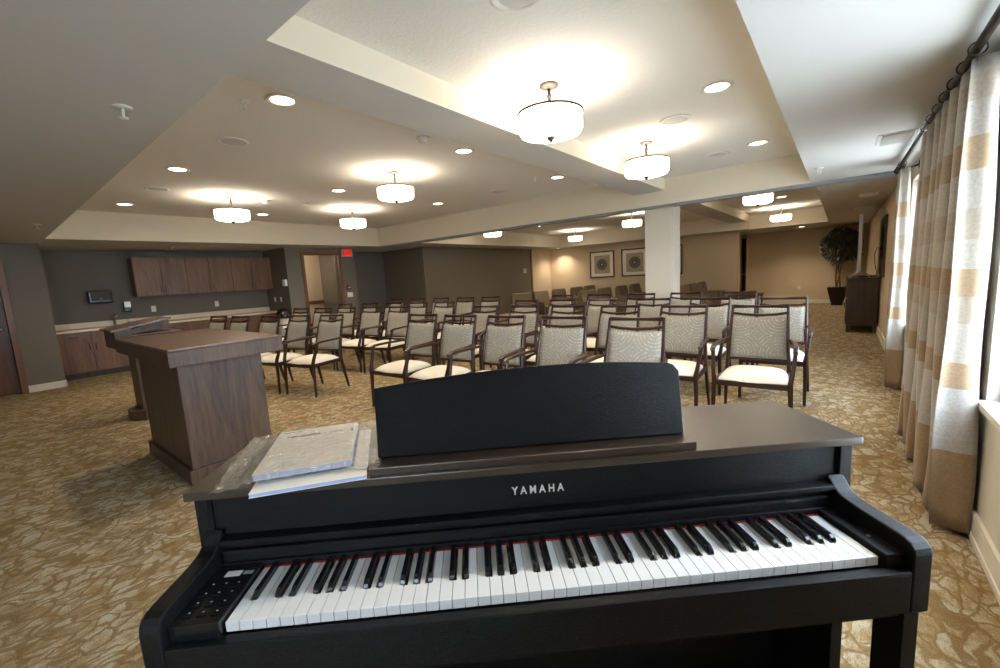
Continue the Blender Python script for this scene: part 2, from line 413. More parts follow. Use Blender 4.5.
# other walls
def wall(name, boxes, mat):
    m = MB()
    for b_ in boxes:
        m.box(*b_[:6], b_[6] if len(b_) > 6 else mat)
    return struct(m, name)
DOOR0, DOOR1 = 4.86, 5.70   # hall doorway
wall('wall_left', [
    (-9.65, XL, YN - .2, -.55, 0, 2.3), (-9.65, XL, .32, .79, 0, 2.3), (-9.65, XL, -.55, .32, 2.07, 2.3),
    (-9.65, XL, 4.45, DOOR0, 0, 2.3), (-9.65, XL, DOOR1, 6.15, 0, 2.3), (-9.65, XL, DOOR0, DOOR1, 2.07, 2.3),
    (-9.95, -9.9, -.8, .6, 0, 2.3), (-9.95, -9.65, -.8, -.75, 0, 2.3), (-9.95, -9.65, .55, .60, 0, 2.3)], 'slate_paint')  # last boxes are unseen backing, added to stop light leaking round the door
wall('wall_recess', [(-10.75, -10.6, .64, 4.6, 0, 2.3)], 'slate_paint')
wall('wall_side', [(-10.6, -9.65, .64, .789, 0, 2.3)], 'slate_paint')
wall('wall_return', [(-10.6, -9.65, 4.45, 4.6, 0, 2.3)], 'slate_paint')
wall('wall_alcove', [(-10.45, -10.3, 6.15, 7.75, 0, 2.3)], 'slate_paint')
wall('wall_corner', [(-10.45, -8.73, 7.6, 7.75, 0, 2.3), (-8.73, -8.58, 7.6, 12.55, 0, 2.3), (-8.73, -8.58, 12.62, 14.05, 0, 2.3, 'beige_paint')], 'umber_paint')
mb = MB(); mb.box(-8.75, -8.555, 12.55, 12.62, 0, 2.22, 'frame_wood'); struct(mb, 'trim_2')
wall('wall_pictures', [(-8.73, -2.31, 13.9, 14.05, 0, 2.3), (-2.46, -2.31, 14.05, 14.2, 0, 2.3), (-2.46, -2.31, 14.2, 15.05, 2.06, 2.3), (-2.46, -2.31, 15.05, YF, 0, 2.3), (-2.86, -2.81, 14.05, 15.3, 0, 2.3), (-2.86, -2.46, 15.2, 15.3, 0, 2.3)], 'beige_paint')  # last two boxes are unseen backing, added to keep sky light out
wall('wall_far', [(-2.46, XR + .16, YF, YF + .15, 0, 2.3)], 'beige_paint')
wall('wall_near', [(-9.65, XR + .16, YN - .2, YN, 0, 2.3)], 'cream_paint')
wall('wall_hall', [(-11.25, -11.1, 4.45, 6.3, 0, 2.3, 'beige_paint'), (-11.1, -9.65, 6.1, 6.15, 0, 2.3, 'slate_paint'), (-11.1, -10.75, 4.3, 4.45, 0, 2.3, 'beige_paint'), (-11.5, -10.9, 4.3, 6.3, 2.22, 2.9, 'ceiling_paint')], 'beige_paint')
mb = MB(); mb.box(-11.1, -11.07, 4.45, 6.1, .88, .97, 'frame_wood', bev=.006); struct(mb, 'trim_3')
# column
mb = MB(); mb.box(-2.337, -1.927, 6.5, 6.85, 0, 2.215, 'cream_paint', bev=.004); struct(mb, 'wall_column')
# baseboards
def bboard(name, segs, h=.11, mat='trim_white'):
    m = MB()
    for (x0, x1, y0, y1) in segs:
        m.box(x0, x1, y0, y1, 0, h - .02, mat)
        cx0, cx1, cy0, cy1 = x0, x1, y0, y1
        m.box(x0 + (.004 if x1 - x0 < .05 and x0 < -1 and False else 0), x1, y0, y1, h - .02, h, mat, bev=.004)
    return struct(m, name)
bboard('baseboard_right', [(XR - .016, XR, YN, YF)], .13)
mb2 = MB(); mb2.box(XR - .022, XR, YN, YF, 0, .035, 'trim_white', bev=.008); struct(mb2, 'trim_4')
bboard('baseboard_left', [(XL, XL + .014, YN, -.62), (XL, XL + .014, .39, .79), (XL, XL + .014, 4.45, 4.79), (XL, XL + .014, 5.77, 6.15), (-9.52, XL + .014, .776, .80)], .105)
bboard('baseboard_corner', [(-10.3, -8.566, 7.586, 7.6), (-8.58, -8.566, 7.6, 13.9)])
bboard('baseboard_pictures', [(-8.56, -2.296, 13.886, 13.9)])
bboard('baseboard_far', [(-2.31, XR - .016, YF - .014, YF)])
bboard('baseboard_near', [(XL, XR - .016, YN, YN + .014)])
# doors
def door(name, x, y0, y1, leaf=True, hside=1, face=1, leafmat='door_wood', open_=False, fw=.07):
    d = empty(name, (x, (y0 + y1) / 2, 0), 0, kind='structure'); h = (y1 - y0) / 2
    m = MB()
    for s in (-1, 1): m.box(-.17 if face > 0 else -.03, .02 if face > 0 else .17, *(sorted((s * h, s * (h + fw)))), 0, 2.07 + fw, 'frame_wood', bev=.004)
    m.box(-.17 if face > 0 else -.03, .02 if face > 0 else .17, -h, h, 2.07, 2.07 + fw, 'frame_wood', bev=.004)
    m.build('door_frame', d)
    if leaf:
        m = MB(); m.box(-.07 * face - .02, -.07 * face + .02, -h + .004, h - .004, .01, 2.066, leafmat, bev=.002); lf = m.build('door_leaf', d)
        m = MB(); yy = hside * (h - .07)
        m.lathe([(0, 0), (.028, 0), (.028, .01), (.012, .012), (.012, .05), (0, .05)], 'steel', n=16)
        for v in m.bm.verts: v.co = Vector((v.co.z * face, v.co.x + yy, v.co.y + .98))
        xx = .045 * face
        m.bar([(xx, yy + .01 * hside, .98), (xx, yy - .07 * hside, .982), (xx, yy - .125 * hside, .975)], (.018, .018), 'steel', side=(0, 0, 1))
        ho = m.build('door_handle', lf); ho.location.x = -.07 * face + .02 * face
    return d
door('door_1', XL, -.55, .32)
door('door_2', XL, DOOR0, DOOR1, leaf=False)
mb_d = door('door_3', -2.31, 14.2, 15.05, leafmat='screen_black')

# exterior ground, made pale to bounce daylight up to the ceiling
mb = MB(); mb.box(XR + .5, 40, -30, 40, -.5, -.35, 'bounce_ground'); struct(mb, 'ground')

# ------------------------------------------------------------------ cabinets on the left
def handle(m, x, y, z0, z1=None, y1=None):
    if z1: m.tube([(x, y, z0), (x + .025, y, z0), (x + .028, y, z0 + .01), (x + .028, y, z1 - .01), (x + .025, y, z1), (x, y, z1)], .005, 'dark_metal', n=8)
    else: m.tube([(x, y, z0), (x + .025, y, z0), (x + .028, y + .01, z0), (x + .028, y1 - .01, z0), (x + .025, y1, z0), (x, y1, z0)], .005, 'dark_metal', n=8)
ORD = ['beside the towel dispenser', 'in the middle of the upper run', 'at the doorway end of the upper run']
for k, y0 in enumerate((1.99, 2.81, 3.63)):
    w = .82
    c = empty('wall_cabinet', (-10.6, y0 + w / 2, 1.345)); tag(c, 'dark wood double-door wall cabinet ' + ORD[k], 'cabinet', 'upper cabinets')
    m = MB(); m.box(0, .31, -w / 2, w / 2, 0, .725, 'cabinet_wood'); m.build('body', c)
    for s in (-1, 1):
        ya, yb = sorted((s * .003, s * (w / 2 - .003)))
        m = MB(); m.box(.311, .331, ya, yb, .003, .722, 'cabinet_wood', bev=.002); dd = m.build('door', c)
        m = MB(); handle(m, .331, s * .035, .06, .16); m.build('handle', dd)
BORD = ['at the sink, next to the left wall corner', 'right of the sink cabinet', 'third along from the sink', 'at the end near the trash can']
for k in range(4):
    w = .915; y0 = .79 + k * w
    c = empty('base_cabinet', (-10.6, y0 + w / 2, 0)); tag(c, 'dark wood base cabinet ' + BORD[k], 'cabinet', 'lower cabinets')
    m = MB(); m.box(.02, .48, -w / 2, w / 2, .10, .80, 'cabinet_wood'); m.build('body', c)
    m = MB(); m.box(.02, .42, -w / 2, w / 2, 0, .10, 'console_wood'); m.build('toe_kick', c)
    for s in (-1, 1):
        ya, yb = sorted((s * .003, s * (w / 2 - .003)))
        m = MB(); m.box(.481, .50, ya, yb, .11, .635, 'cabinet_wood', bev=.002); dd = m.build('door', c)
        m = MB(); handle(m, .50, s * .04, .48, .58); m.build('handle', dd)
        m = MB(); m.box(.481, .50, ya, yb, .642, .79, 'cabinet_wood', bev=.002); dd = m.build('drawer', c)
        m = MB(); handle(m, .50, (ya + yb) / 2 - .05, .715, None, (ya + yb) / 2 + .05); m.build('handle', dd)
ct = empty('countertop', (-10.6, 2.62, .80)); tag(ct, 'long beige laminate countertop with backsplash over the dark cabinets', 'countertop')
m = MB(); m.box(0, .53, -1.83, 1.83, 0, .04, 'laminate', bev=.004); m.build('worktop', ct)
m = MB(); m.box(0, .02, -1.83, 1.83, .04, .135, 'laminate', bev=.003); m.build('backsplash', ct)
m = MB(); m.box(.12, .42, -1.15, -.75, .04, .044, 'steel', bev=.001); m.box(.14, .40, -1.13, -.77, .0435, .0445, 'grey_metal'); m.build('sink', ct)
fa = empty('faucet', (-10.5, 1.65, .84)); tag(fa, 'small chrome faucet behind the sink on the beige counter', 'faucet')
m = MB(); m.lathe([(0, 0), (.03, 0), (.025, .02), (.016, .03), (.016, .12), (0, .125)], 'steel', n=16); m.build('base', fa)
m = MB(); m.tube([(0, 0, .10), (.01, 0, .17), (.05, 0, .20), (.10, 0, .19), (.12, 0, .15)], .011, 'steel', n=10); m.build('spout', fa)
m = MB(); m.tube([(0, 0, .12), (-.01, .03, .16), (-.01, .07, .19)], .007, 'steel', n=8); m.build('lever', fa)
sp = MB(); sp.lathe([(0, 0), (.025, 0), (.025, .05), (.012, .06), (.012, .08), (.02, .082), (.018, .095), (0, .097)], 'steel', n=16)
sp = sp.build('sink_sprayer'); sp.location = (-10.42, 1.83, .84); tag(sp, 'short chrome sprayer beside the faucet on the counter', 'sprayer')

td = empty('towel_dispenser', (-10.6, 1.51, 1.26)); tag(td, 'black paper towel dispenser on the dark wall above the counter', 'dispenser')
m = MB(); m.box(0, .18, -.16, .16, 0, .235, 'plastic_black', bev=.03); m.build('housing', td)
m = MB(); m.box(.176, .19, -.13, .13, .05, .20, 'smoke_plastic', bev=.006); m.build('cover', td)
m = MB(); m.tube([(.19, -.025, .085), (.20, 0, .08), (.19, .025, .085)], .006, 'steel', n=8); m.build('lever', td)
sd = empty('soap_dispenser', (-10.6, 1.87, 1.07)); tag(sd, 'small soap dispenser with pale front, right of the towel dispenser', 'dispenser')
m = MB(); m.box(0, .10, -.055, .055, 0, .20, 'plastic_black', bev=.02); m.build('housing', sd)
m = MB(); m.box(.09, .112, -.048, .048, .085, .195, 'silver_plastic', bev=.008); m.build('cover', sd)
def plate(name, loc, rz, label, cat, w=.075, h=.115, kind='outlet', mat='plate_white'):
    e = empty(name, loc, rz); tag(e, label, cat)
    m = MB(); m.box(-w / 2, w / 2, -.008, 0, -h / 2, h / 2, mat, bev=.003); m.build('face_plate', e)
    m = MB()
    if kind == 'outlet':
        for s in (-1, 1): m.box(-.017, .017, -.012, -.007, s * .025 - .014, s * .025 + .014, 'plastic_white', bev=.003)
        m.build('socket', e)
    else:
        m.box(-.012, .012, -.018, -.007, -.022, .022, 'plastic_white', bev=.002); m.build('toggle', e)
    return e
plate('wall_outlet', (-10.599, 2.27, 1.09), PI / 2, 'cream outlet plate on the backsplash wall right of the soap dispenser', 'outlet')
plate('wall_outlet', (-10.599, 3.37, 1.095), PI / 2, 'cream outlet plate on the dark wall below the middle upper cabinet', 'outlet')
plate('light_switch', (-10.23, 4.449, 1.10), 0, 'left of two cream switches on the side wall by the counter end', 'switch', kind='sw')
plate('light_switch', (-9.93, 4.449, 1.10), 0, 'right of two cream switches on the side wall by the counter end', 'switch', kind='sw')
plate('light_switch', (-9.499, 5.93, 1.10), PI / 2, 'white switch plate right of the hall doorway', 'switch', w=.15, kind='sw')
plate('wall_outlet', (-.98, 15.799, .47), 0, 'small outlet low on the far beige wall left of the ficus', 'outlet')
e = empty('fire_alarm', (-9.61, 4.449, 1.46)); tag(e, 'white wall alarm device on the side wall above two switches', 'alarm')
m = MB(); m.box(-.07, .07, -.05, 0, -.07, .08, 'plastic_white', bev=.012); m.build('housing', e)
m = MB(); m.box(-.02, .02, -.058, -.045, -.035, .045, 'steel', bev=.004); m.build('strobe', e)
e = empty('pull_station', (-9.499, 5.90, 1.29), PI / 2); tag(e, 'small brown-red pull box above the switch plate by the hall doorway', 'alarm')
plain('dull_red', (.13, .035, .022), .5)
m = MB(); m.box(-.05, .05, -.04, 0, -.06, .05, 'dull_red', bev=.006); m.build('housing', e)
m = MB(); m.box(-.03, .03, -.048, -.039, -.02, 0, 'plate_white', bev=.002); m.build('lever', e)
e = empty('thermostat', (-8.579, 12.16, 1.47), PI / 2); tag(e, 'small pale thermostat at the far end of the dark wall', 'thermostat')
m = MB(); m.box(-.07, .07, -.03, 0, -.07, .08, 'plate_white', bev=.008); m.build('housing', e)
m = MB(); m.box(-.04, .04, -.034, -.029, .01, .05, 'grey_metal', bev=.001); m.build('display', e)

tc_ = empty('trash_can', (-9.45, 4.24, 0)); tag(tc_, 'round trash can with black domed lid at the counter end', 'trash can')
m = MB(); m.lathe([(0, 0), (.13, 0), (.15, .72), (.145, .72), (.125, .02), (0, .02)], 'silver_plastic', n=32); m.build('bin', tc_)
m = MB(); m.lathe([(.155, .70), (.158, .72), (.15, .80), (.115, .87), (.06, .905), (0, .915)], 'plastic_black', n=32); m.build('lid', tc_)

# exit sign
ex = empty('exit_sign', (-9.42, 5.91, 2.02), PI / 2); tag(ex, 'lit red EXIT sign above the hall doorway corner', 'sign')
m = MB(); m.box(-.15, .15, 0, .05, 0, .19, 'silver_plastic', bev=.006); m.build('housing', ex)
m = MB(); m.box(-.10, .12, -.004, .002, .02, .17, 'exit_red'); m.build('lit_face', ex)
def text_mesh(s, size, extrude, mat, name, parent, loc, rot, spacing=1.0, offset=0, align='CENTER', xs=1.0):
    cu = bpy.data.curves.new('lettering', 'FONT'); cu.body = s; cu.size = size; cu.extrude = extrude; cu.space_character = spacing
    cu.offset = offset; cu.align_x = align; cu.resolution_u = 3
    to = bpy.data.objects.new('lettering', cu); COL.objects.link(to)
    dg = bpy.context.evaluated_depsgraph_get(); me = bpy.data.meshes.new_from_object(to.evaluated_get(dg))
    bpy.data.objects.remove(to)
    me.materials.clear(); me.materials.append(MATS[mat])
    for v in me.vertices: v.co.x *= xs
    o = bpy.data.objects.new(name, me); COL.objects.link(o); o.parent = parent; o.location = loc; o.rotation_euler = rot
    return o
text_mesh('EXIT', .12, .002, 'exit_letter', 'lettering', ex, (.01, -.006, .05), (PI / 2, 0, 0), offset=.002)
m = MB(); m.box(-.03, .03, .005, .045, .19, .2, 'silver_plastic'); m.build('canopy', ex)

# ------------------------------------------------------------------ ceiling fixtures
def pendant_proto():
    e = empty('pendant_lamp')
    m = MB(); m.lathe([(0, 0), (.065, 0), (.065, -.012), (.045, -.022), (.018, -.028), (0, -.028)], 'bronze', n=28); m.build('canopy', e)
    m = MB(); m.tube([(0, 0, -.025), (0, 0, -.185)], .012, 'bronze', n=12); m.lathe([(.012, -.06), (.018, -.065), (.018, -.078), (.012, -.084)], 'bronze', n=16); m.build('stem', e)
    m = MB(); R = .215
    m.lathe([(R, -.188), (R - .002, -.288), (R - .015, -.312), (R - .06, -.324), (0, -.332), (0, -.326), (R - .06, -.318), (R - .022, -.306), (R - .010, -.288), (R - .008, -.188), (R, -.188)], 'shade_glow', n=56); m.build('lamp_shade', e)
    m = MB(); m.lathe([(R - .01, -.192), (R + .005, -.192), (R + .005, -.180), (R - .01, -.180), (R - .01, -.192)], 'dark_metal', n=56)
    for k in range(3):
        a = k * 2 * PI / 3; m.tube([(0, 0, -.183), (R * math.cos(a), R * math.sin(a), -.185)], .004, 'dark_metal', n=6)
    m.build('rim', e)
    m = MB(); m.lathe([(0, -.327), (.028, -.327), (.028, -.341), (.016, -.349), (.014, -.357), (.008, -.363), (0, -.363)], 'bronze', n=20); m.build('finial', e)
    return e
P0 = pendant_proto(); KIDS[P0.name] = kids(P0)
PEND = [((-1.57, 2.61, 2.575), 'drum pendant lamp nearest the camera, in the right ceiling tray', 1),
        ((-1.57, 4.43, 2.575), 'drum pendant lamp second from the camera in the right ceiling tray, above the chairs', 1),
        ((-4.24, 3.40, 2.644), 'drum pendant lamp over the middle of the left ceiling tray', 1),
        ((-6.70, 2.48, 2.644), 'drum pendant lamp left-most in the photo, toward the cabinets', 1),
        ((-6.69, 4.38, 2.644), 'drum pendant lamp nearest the red exit sign', 1),
        ((-6.51, 12.05, 2.62), 'drum pendant lamp in the far room in front of the left framed print', 1),
        ((-3.80, 9.75, 2.62), 'drum pendant lamp in the far room just left of the column', 1),
        ((-1.12, 8.35, 2.60), 'large-looking drum pendant in the far room right of the column, partly cut by the header', 1),
        ((-1.19, 12.5, 2.60), 'drum pendant lamp nearest the ficus in the far room', 1),
        ((-6.60, 8.10, 2.62), 'drum pendant half hidden behind the header above the dark wall', 1)]
PW = {0: 7, 1: 8, 2: 12, 3: 12, 4: 12}
for i, (loc, lab, w) in enumerate(PEND):
    o = P0 if i == 0 else copy_tree(P0)
    o.location = loc; tag(o, lab, 'lamp', 'drum pendant lamps')
    light('pendant_bulb', 'POINT', (loc[0], loc[1], loc[2] - .262), PW.get(i, 20), LAMP, shadow_soft_size=.05)

def downlight_proto():
    e = empty('recessed_downlight')
    m = MB(); m.lathe([(.075, -.001), (.105, -.001), (.108, -.006), (.10, -.012), (.078, -.008), (.075, -.001)], 'plastic_white', n=36); m.build('trim_ring', e)
    m = MB(); m.lathe([(0, -.007), (.05, -.0065), (.076, -.004)], 'downlight_glow', n=36); m.build('lens', e)
    return e
D0 = downlight_proto(); KIDS[D0.name] = kids(D0)
DL = []
rn = ['nearest the camera', 'in the middle', 'nearest the header']
for xi, (x, cx) in enumerate(((-3.11, 'right-hand line of the left tray'), (-5.50, 'centre line of the left tray'), (-7.94, 'line of the left tray nearest the cabinets'))):
    for yi, y in enumerate((1.57, 3.42, 5.30)): DL.append(((x, y, 2.644), 'round recessed ceiling light, %s, %s' % (cx, rn[yi])))
DL += [((-.74, 1.62, 2.575), 'round recessed ceiling light in the right tray, just above the photo edge'), ((-.74, 3.52, 2.575), 'bright round recessed ceiling light near the right edge of the right tray'),
       ((-.74, 5.43, 2.575), 'round recessed ceiling light in the far right corner of the right tray'),
       ((-6.40, 9.81, 2.62), 'round recessed light in the far room tray above the dark wall'), ((-7.98, 13.5, 2.22), 'recessed light washing the beige wall by the dark wall end'),
       ((-1.0, 10.5, 2.60), 'recessed light seen just right of the large far-room pendant'), ((-.9, 14.5, 2.22), 'recessed light washing the far beige wall near the ficus')]
for i, (loc, lab) in enumerate(DL):
    o = D0 if i == 0 else copy_tree(D0)
    o.location = loc; tag(o, lab, 'ceiling light', 'recessed downlights')
    light('downlight_beam', 'SPOT', (loc[0], loc[1], loc[2] - .02), 58 if loc[1] < 7 else 75, LAMP, spot_size=2.3, spot_blend=.8, shadow_soft_size=.06)

def speaker(loc, lab):
    e = empty('ceiling_speaker', loc); tag(e, lab, 'speaker', 'round ceiling speakers')
    m = MB(); m.lathe([(.09, 0), (.125, 0), (.128, -.005), (.12, -.009), (.09, -.006), (.09, 0)], 'ceiling_stipple', n=36); m.build('trim_ring', e)
    m = MB(); m.lathe([(0, -.009), (.09, -.005)], 'speaker_grille', n=36); m.build('grille', e)
speaker((-1.18, 1.72, 2.575), 'round ceiling speaker at the top edge of the photo')
speaker((-1.16, 3.98, 2.575), 'round ceiling speaker in the right tray between pendant and recessed light')
speaker((-1.16, 5.59, 2.575), 'round ceiling speaker in the right tray nearest the header')
speaker((-4.24, 1.65, 2.644), 'round ceiling speaker in the left tray nearest the beam')
speaker((-6.65, 1.65, 2.644), 'round ceiling speaker in the left tray nearest the left soffit')
speaker((-4.23, 5.39, 2.644), 'round ceiling speaker in the left tray beside the header')
speaker((-6.61, 3.60, 2.644), 'round ceiling speaker between the two left pendants')
def sprinkler(loc, lab):
    e = empty('sprinkler_head', (loc[0], loc[1], loc[2] + .0015)); tag(e, lab, 'sprinkler', 'ceiling sprinkler heads')
    m = MB(); m.lathe([(0, 0), (.04, 0), (.038, -.006), (.012, -.010), (0, -.010)], 'plastic_white', n=24); m.build('escutcheon', e)
    m = MB()
    for s in (-1, 1): m.tube([(s * .008, 0, -.008), (s * .015, 0, -.025), (s * .012, 0, -.04), (s * .002, 0, -.05)], .0028, 'plastic_white', n=6)
    m.lathe([(0, -.05), (.018, -.05), (.018, -.053), (0, -.053)], 'plastic_white', n=12); m.build('deflector', e)
sprinkler((-2.67, .58, Z), 'white sprinkler head on the near left soffit')
sprinkler((-3.30, 1.40, 2.644), 'white sprinkler head in the left tray beside the nearest recessed light')
sprinkler((-3.32, 5.06, 2.644), 'white sprinkler head in the left tray close to the header')
sprinkler((-.21, 5.47, Z), 'white sprinkler head on the right soffit before the header')
sprinkler((-7.16, .61, Z), 'white sprinkler head on the left soffit near the door wall')
sprinkler((-9.72, 2.5, Z), 'white sprinkler head on the soffit above the wall cabinets')
for loc, lab in (((-3.08, 2.84, 2.644), 'white round smoke detector in the left tray near the beam'), ((-6.69, 2.95, 2.644), 'white round smoke detector behind the left-most pendant')):
    e = empty('smoke_detector', loc); tag(e, lab, 'smoke detector', 'smoke detectors')
    m = MB(); m.lathe([(0, 0), (.065, 0), (.068, -.012), (.06, -.018), (0, -.018)], 'plastic_white', n=28); m.build('base', e)
    m = MB(); m.lathe([(.048, -.018), (.045, -.040), (.025, -.052), (0, -.054)], 'plastic_white', n=28); m.build('sensor', e)
for loc, lab in (((.29, 4.63, Z), 'white ceiling air vent on the right soffit beside the curtain rod'), ((.27, 8.45, Z), 'ceiling air vent beyond the header near the right wall'), ((.26, 10.7, Z), 'ceiling air vent farthest away, above the television')):
    e = empty('ceiling_vent', loc); tag(e, lab, 'vent', 'ceiling air vents')
    m = MB(); m.box(-.11, .11, -.19, .19, -.006, 0, 'plastic_white', bev=.002); m.build('frame', e)
    m = MB()
    for k in range(9): m.box(-.085, .085, -.16 + k * .04 - .015, -.16 + k * .04 + .015, -.012, -.006, 'plastic_white', rot=(.5, 0, 0))
    m.build('louvres', e)

# ------------------------------------------------------------------ stacking armchairs
def make_chair():
    e = empty('banquet_armchair')
    W = 'chair_wood'
    for s in (-1, 1):
        m = MB()   # front leg and arm post
        m.bar([(s * .262, -.262, .012), (s * .26, -.252, .25), (s * .255, -.248, .42), (s * .262, -.24, .46), (s * .272, -.205, .56), (s * .279, -.175, .648)],
              [(.024, .024), (.030, .034), (.034, .040), (.030, .038), (.026, .034), (.026, .03)], W)
        m.tube([(s * .262, -.262, 0), (s * .262, -.262, .014)], .012, 'grey_metal', n=10); m.build('leg', e)
        m = MB()   # rear leg and back post
        m.bar([(s * .247, .275, .012), (s * .238, .235, .22), (s * .228, .205, .42), (s * .218, .235, .60), (s * .209, .29, .80), (s * .204, .34, .955)],
              [(.022, .026), (.027, .036), (.028, .044), (.026, .038), (.024, .030), (.022, .022)], W)
        m.tube([(s * .247, .275, 0), (s * .247, .275, .014)], .012, 'grey_metal', n=10); m.build('leg', e)
        m = MB()   # armrest
        m.bar([(s * .220, .262, .672), (s * .245, .19, .668), (s * .267, .06, .668), (s * .277, -.08, .668), (s * .279, -.16, .664), (s * .279, -.205, .648), (s * .278, -.215, .632)],
              [(.024, .020), (.030, .024), (.036, .024), (.036, .024), (.036, .026), (.034, .026), (.026, .02)], W, side=(1, 0, 0)); m.build('armrest', e)
    m = MB()
    m.bar([(-.25, -.248, .388), (.25, -.248, .388)], (.022, .045), W, side=(0, 1, 0)); m.bar([(-.226, .205, .388), (.226, .205, .388)], (.022, .045), W, side=(0, 1, 0))
    for s in (-1, 1): m.bar([(s * .255, -.24, .388), (s * .23, .20, .388)], (.022, .045), W)
    m.build('seat_frame', e)
    # cushion
    b = bmesh.new(); n = 14; top = []; 
    for j in range(n + 1):
        row = []
        for i in range(n + 1):
            u = -1 + 2 * i / n; v = -1 + 2 * j / n
            hx = .245 - .022 * (v + 1) / 2
            k = (1 - abs(u) ** 3.2) * (1 - abs(v) ** 3.2)
            sq = 1 - .06 * (u * u * v * v)
            row.append(b.verts.new((u * hx * sq, (v * .225 - .022) * 1.0 * sq - (.012 * (1 - u * u) if v < 0 else 0) * (-v), .412 + .062 * max(0, k) ** .55)))
        top.append(row)
    for j in range(n):
        for i in range(n): b.faces.new((top[j][i], top[j][i + 1], top[j + 1][i + 1], top[j + 1][i]))
    edge = [top[0][i] for i in range(n + 1)] + [top[j][n] for j in range(1, n + 1)] + [top[n][i] for i in range(n - 1, -1, -1)] + [top[j][0] for j in range(n - 1, 0, -1)]
    low = [b.verts.new((v.co.x, v.co.y, .392)) for v in edge]
    for i in range(len(edge)): j = (i + 1) % len(edge); b.faces.new((edge[j], edge[i], low[i], low[j]))
    b.faces.new(low)
    m = MB(); m.merge(b, 'cushion_cream', smooth=True); m.build('seat_cushion', e)
    # backrest pad, follows the post rake
    def yb(z): # centre of post at height z
        P = [(.42, .205), (.60, .235), (.80, .29), (.955, .34)]
        for (a, ya), (c, yc) in zip(P, P[1:]):
            if z <= c: return ya + (yc - ya) * (z - a) / (c - a)
        return P[-1][1]
    b = bmesh.new(); fr = []; bk = []; nz, nx = 10, 8
    for j in range(nz + 1):
        z = .515 + (.862 - .515) * j / nz; rf, rb = [], []
        for i in range(nx + 1):
            u = -1 + 2 * i / nx; v = -1 + 2 * j / nz
            hx = .207 - .006 * (z - .5) / .4
            puff = .016 * (1 - u ** 4) * (1 - v ** 4)
            zz = z - (.010 * (1 - u * u) if j == nz else 0)
            rf.append(b.verts.new((u * hx, yb(z) - .012 - puff, zz))); rb.append(b.verts.new((u * hx, yb(z) + .010 + puff * .4, zz)))
        fr.append(rf); bk.append(rb)
    for j in range(nz):
        for i in range(nx):
            b.faces.new((fr[j][i], fr[j][i + 1], fr[j + 1][i + 1], fr[j + 1][i])); b.faces.new((bk[j][i + 1], bk[j][i], bk[j + 1][i], bk[j + 1][i + 1]))
        b.faces.new((fr[j][0], fr[j + 1][0], bk[j + 1][0], bk[j][0])); b.faces.new((fr[j + 1][nx], fr[j][nx], bk[j][nx], bk[j + 1][nx]))
    for i in range(nx):
        b.faces.new((fr[0][i + 1], fr[0][i], bk[0][i], bk[0][i + 1])); b.faces.new((fr[nz][i], fr[nz][i + 1], bk[nz][i + 1], bk[nz][i]))
    m = MB(); m.merge(b, 'chair_fabric', smooth=True); m.build('backrest', e)
    m = MB()
    m.bar([(-.204, .338, .948), (-.10, .342, .946), (0, .344, .945), (.10, .342, .946), (.204, .338, .948)], [(.026, .034), (.026, .026), (.026, .022), (.026, .026), (.026, .034)], W, side=(0, 1, 0)); m.build('top_rail', e)
    m = MB()
    m.bar([(-.206, .318, .892), (-.12, .315, .879), (0, .313, .872), (.12, .315, .879), (.206, .318, .892)], [(.024, .024), (.024, .022), (.024, .022), (.024, .022), (.024, .024)], W, side=(0, 1, 0)); m.build('back_rail', e)
    m = MB()
    m.bar([(-.222, .222, .500), (.222, .222, .500)], (.020, .022), W, side=(0, 1, 0)); m.build('cross_rail', e)
    return e
CH = make_chair(); KIDS[CH.name] = kids(CH)
num = ['first', 'second', 'third', 'fourth', 'fifth', 'sixth']
ROWS = {
 'F': ('front row of the right block', 5, [(-3.70, 3.21), (-3.09, 3.18), (-2.49, 3.19), (-1.86, 3.19), (-1.22, 3.19)]),
 'G': ('second row of the right block', 1, [(-3.68, 4.28), (-3.04, 4.28), (-2.43, 4.28), (-1.81, 4.28), (-1.17, 4.28), (-.54, 4.28)]),
 'I': ('third row of the right block', -2, [(-3.69, 5.25), (-3.07, 5.25), (-2.45, 5.25), (-1.79, 5.25), (-1.15, 5.25), (-.46, 5.22)]),
 'K': ('back row of the right block', -4, [(-3.70, 6.33), (-3.02, 6.33), (-2.34, 6.33), (-1.70, 6.33), (-1.04, 6.33)]),
 'C': ('front row of the left block', 11, [(-7.75, 2.47), (-7.13, 2.56), (-6.47, 2.72), (-5.88, 2.86), (-5.29, 3.0)]),
 'R2': ('second row of the left block', 9, [(-7.80, 3.84), (-7.19, 3.93), (-6.585, 4.02), (-5.98, 4.11), (-5.38, 4.2)]),
 'R3': ('third row of the left block', 5, [(-8.01, 4.87), (-7.22, 4.92), (-6.52, 4.96), (-5.87, 5.0), (-5.24, 5.04)]),
 'R4': ('back row of the left block', 4, [(-7.85, 6.09), (-7.2, 6.13), (-6.52, 6.18), (-5.87, 6.23), (-5.24, 6.27)]),
}
rr = random.Random(3); first = True
for key, (rn_, deg, pts) in ROWS.items():
    for i, (x, y) in enumerate(pts):
        a = math.radians(deg + rr.uniform(-1.5, 1.5))
        o = CH if first else copy_tree(CH); first = False
        o.location = (x + math.sin(a) * .34, y - math.cos(a) * .34, 0); o.rotation_euler = (0, 0, a)
        tag(o, 'dark armchair with cream seat, %s from left in the %s' % (num[i], rn_), 'chair', 'armchairs, ' + rn_)

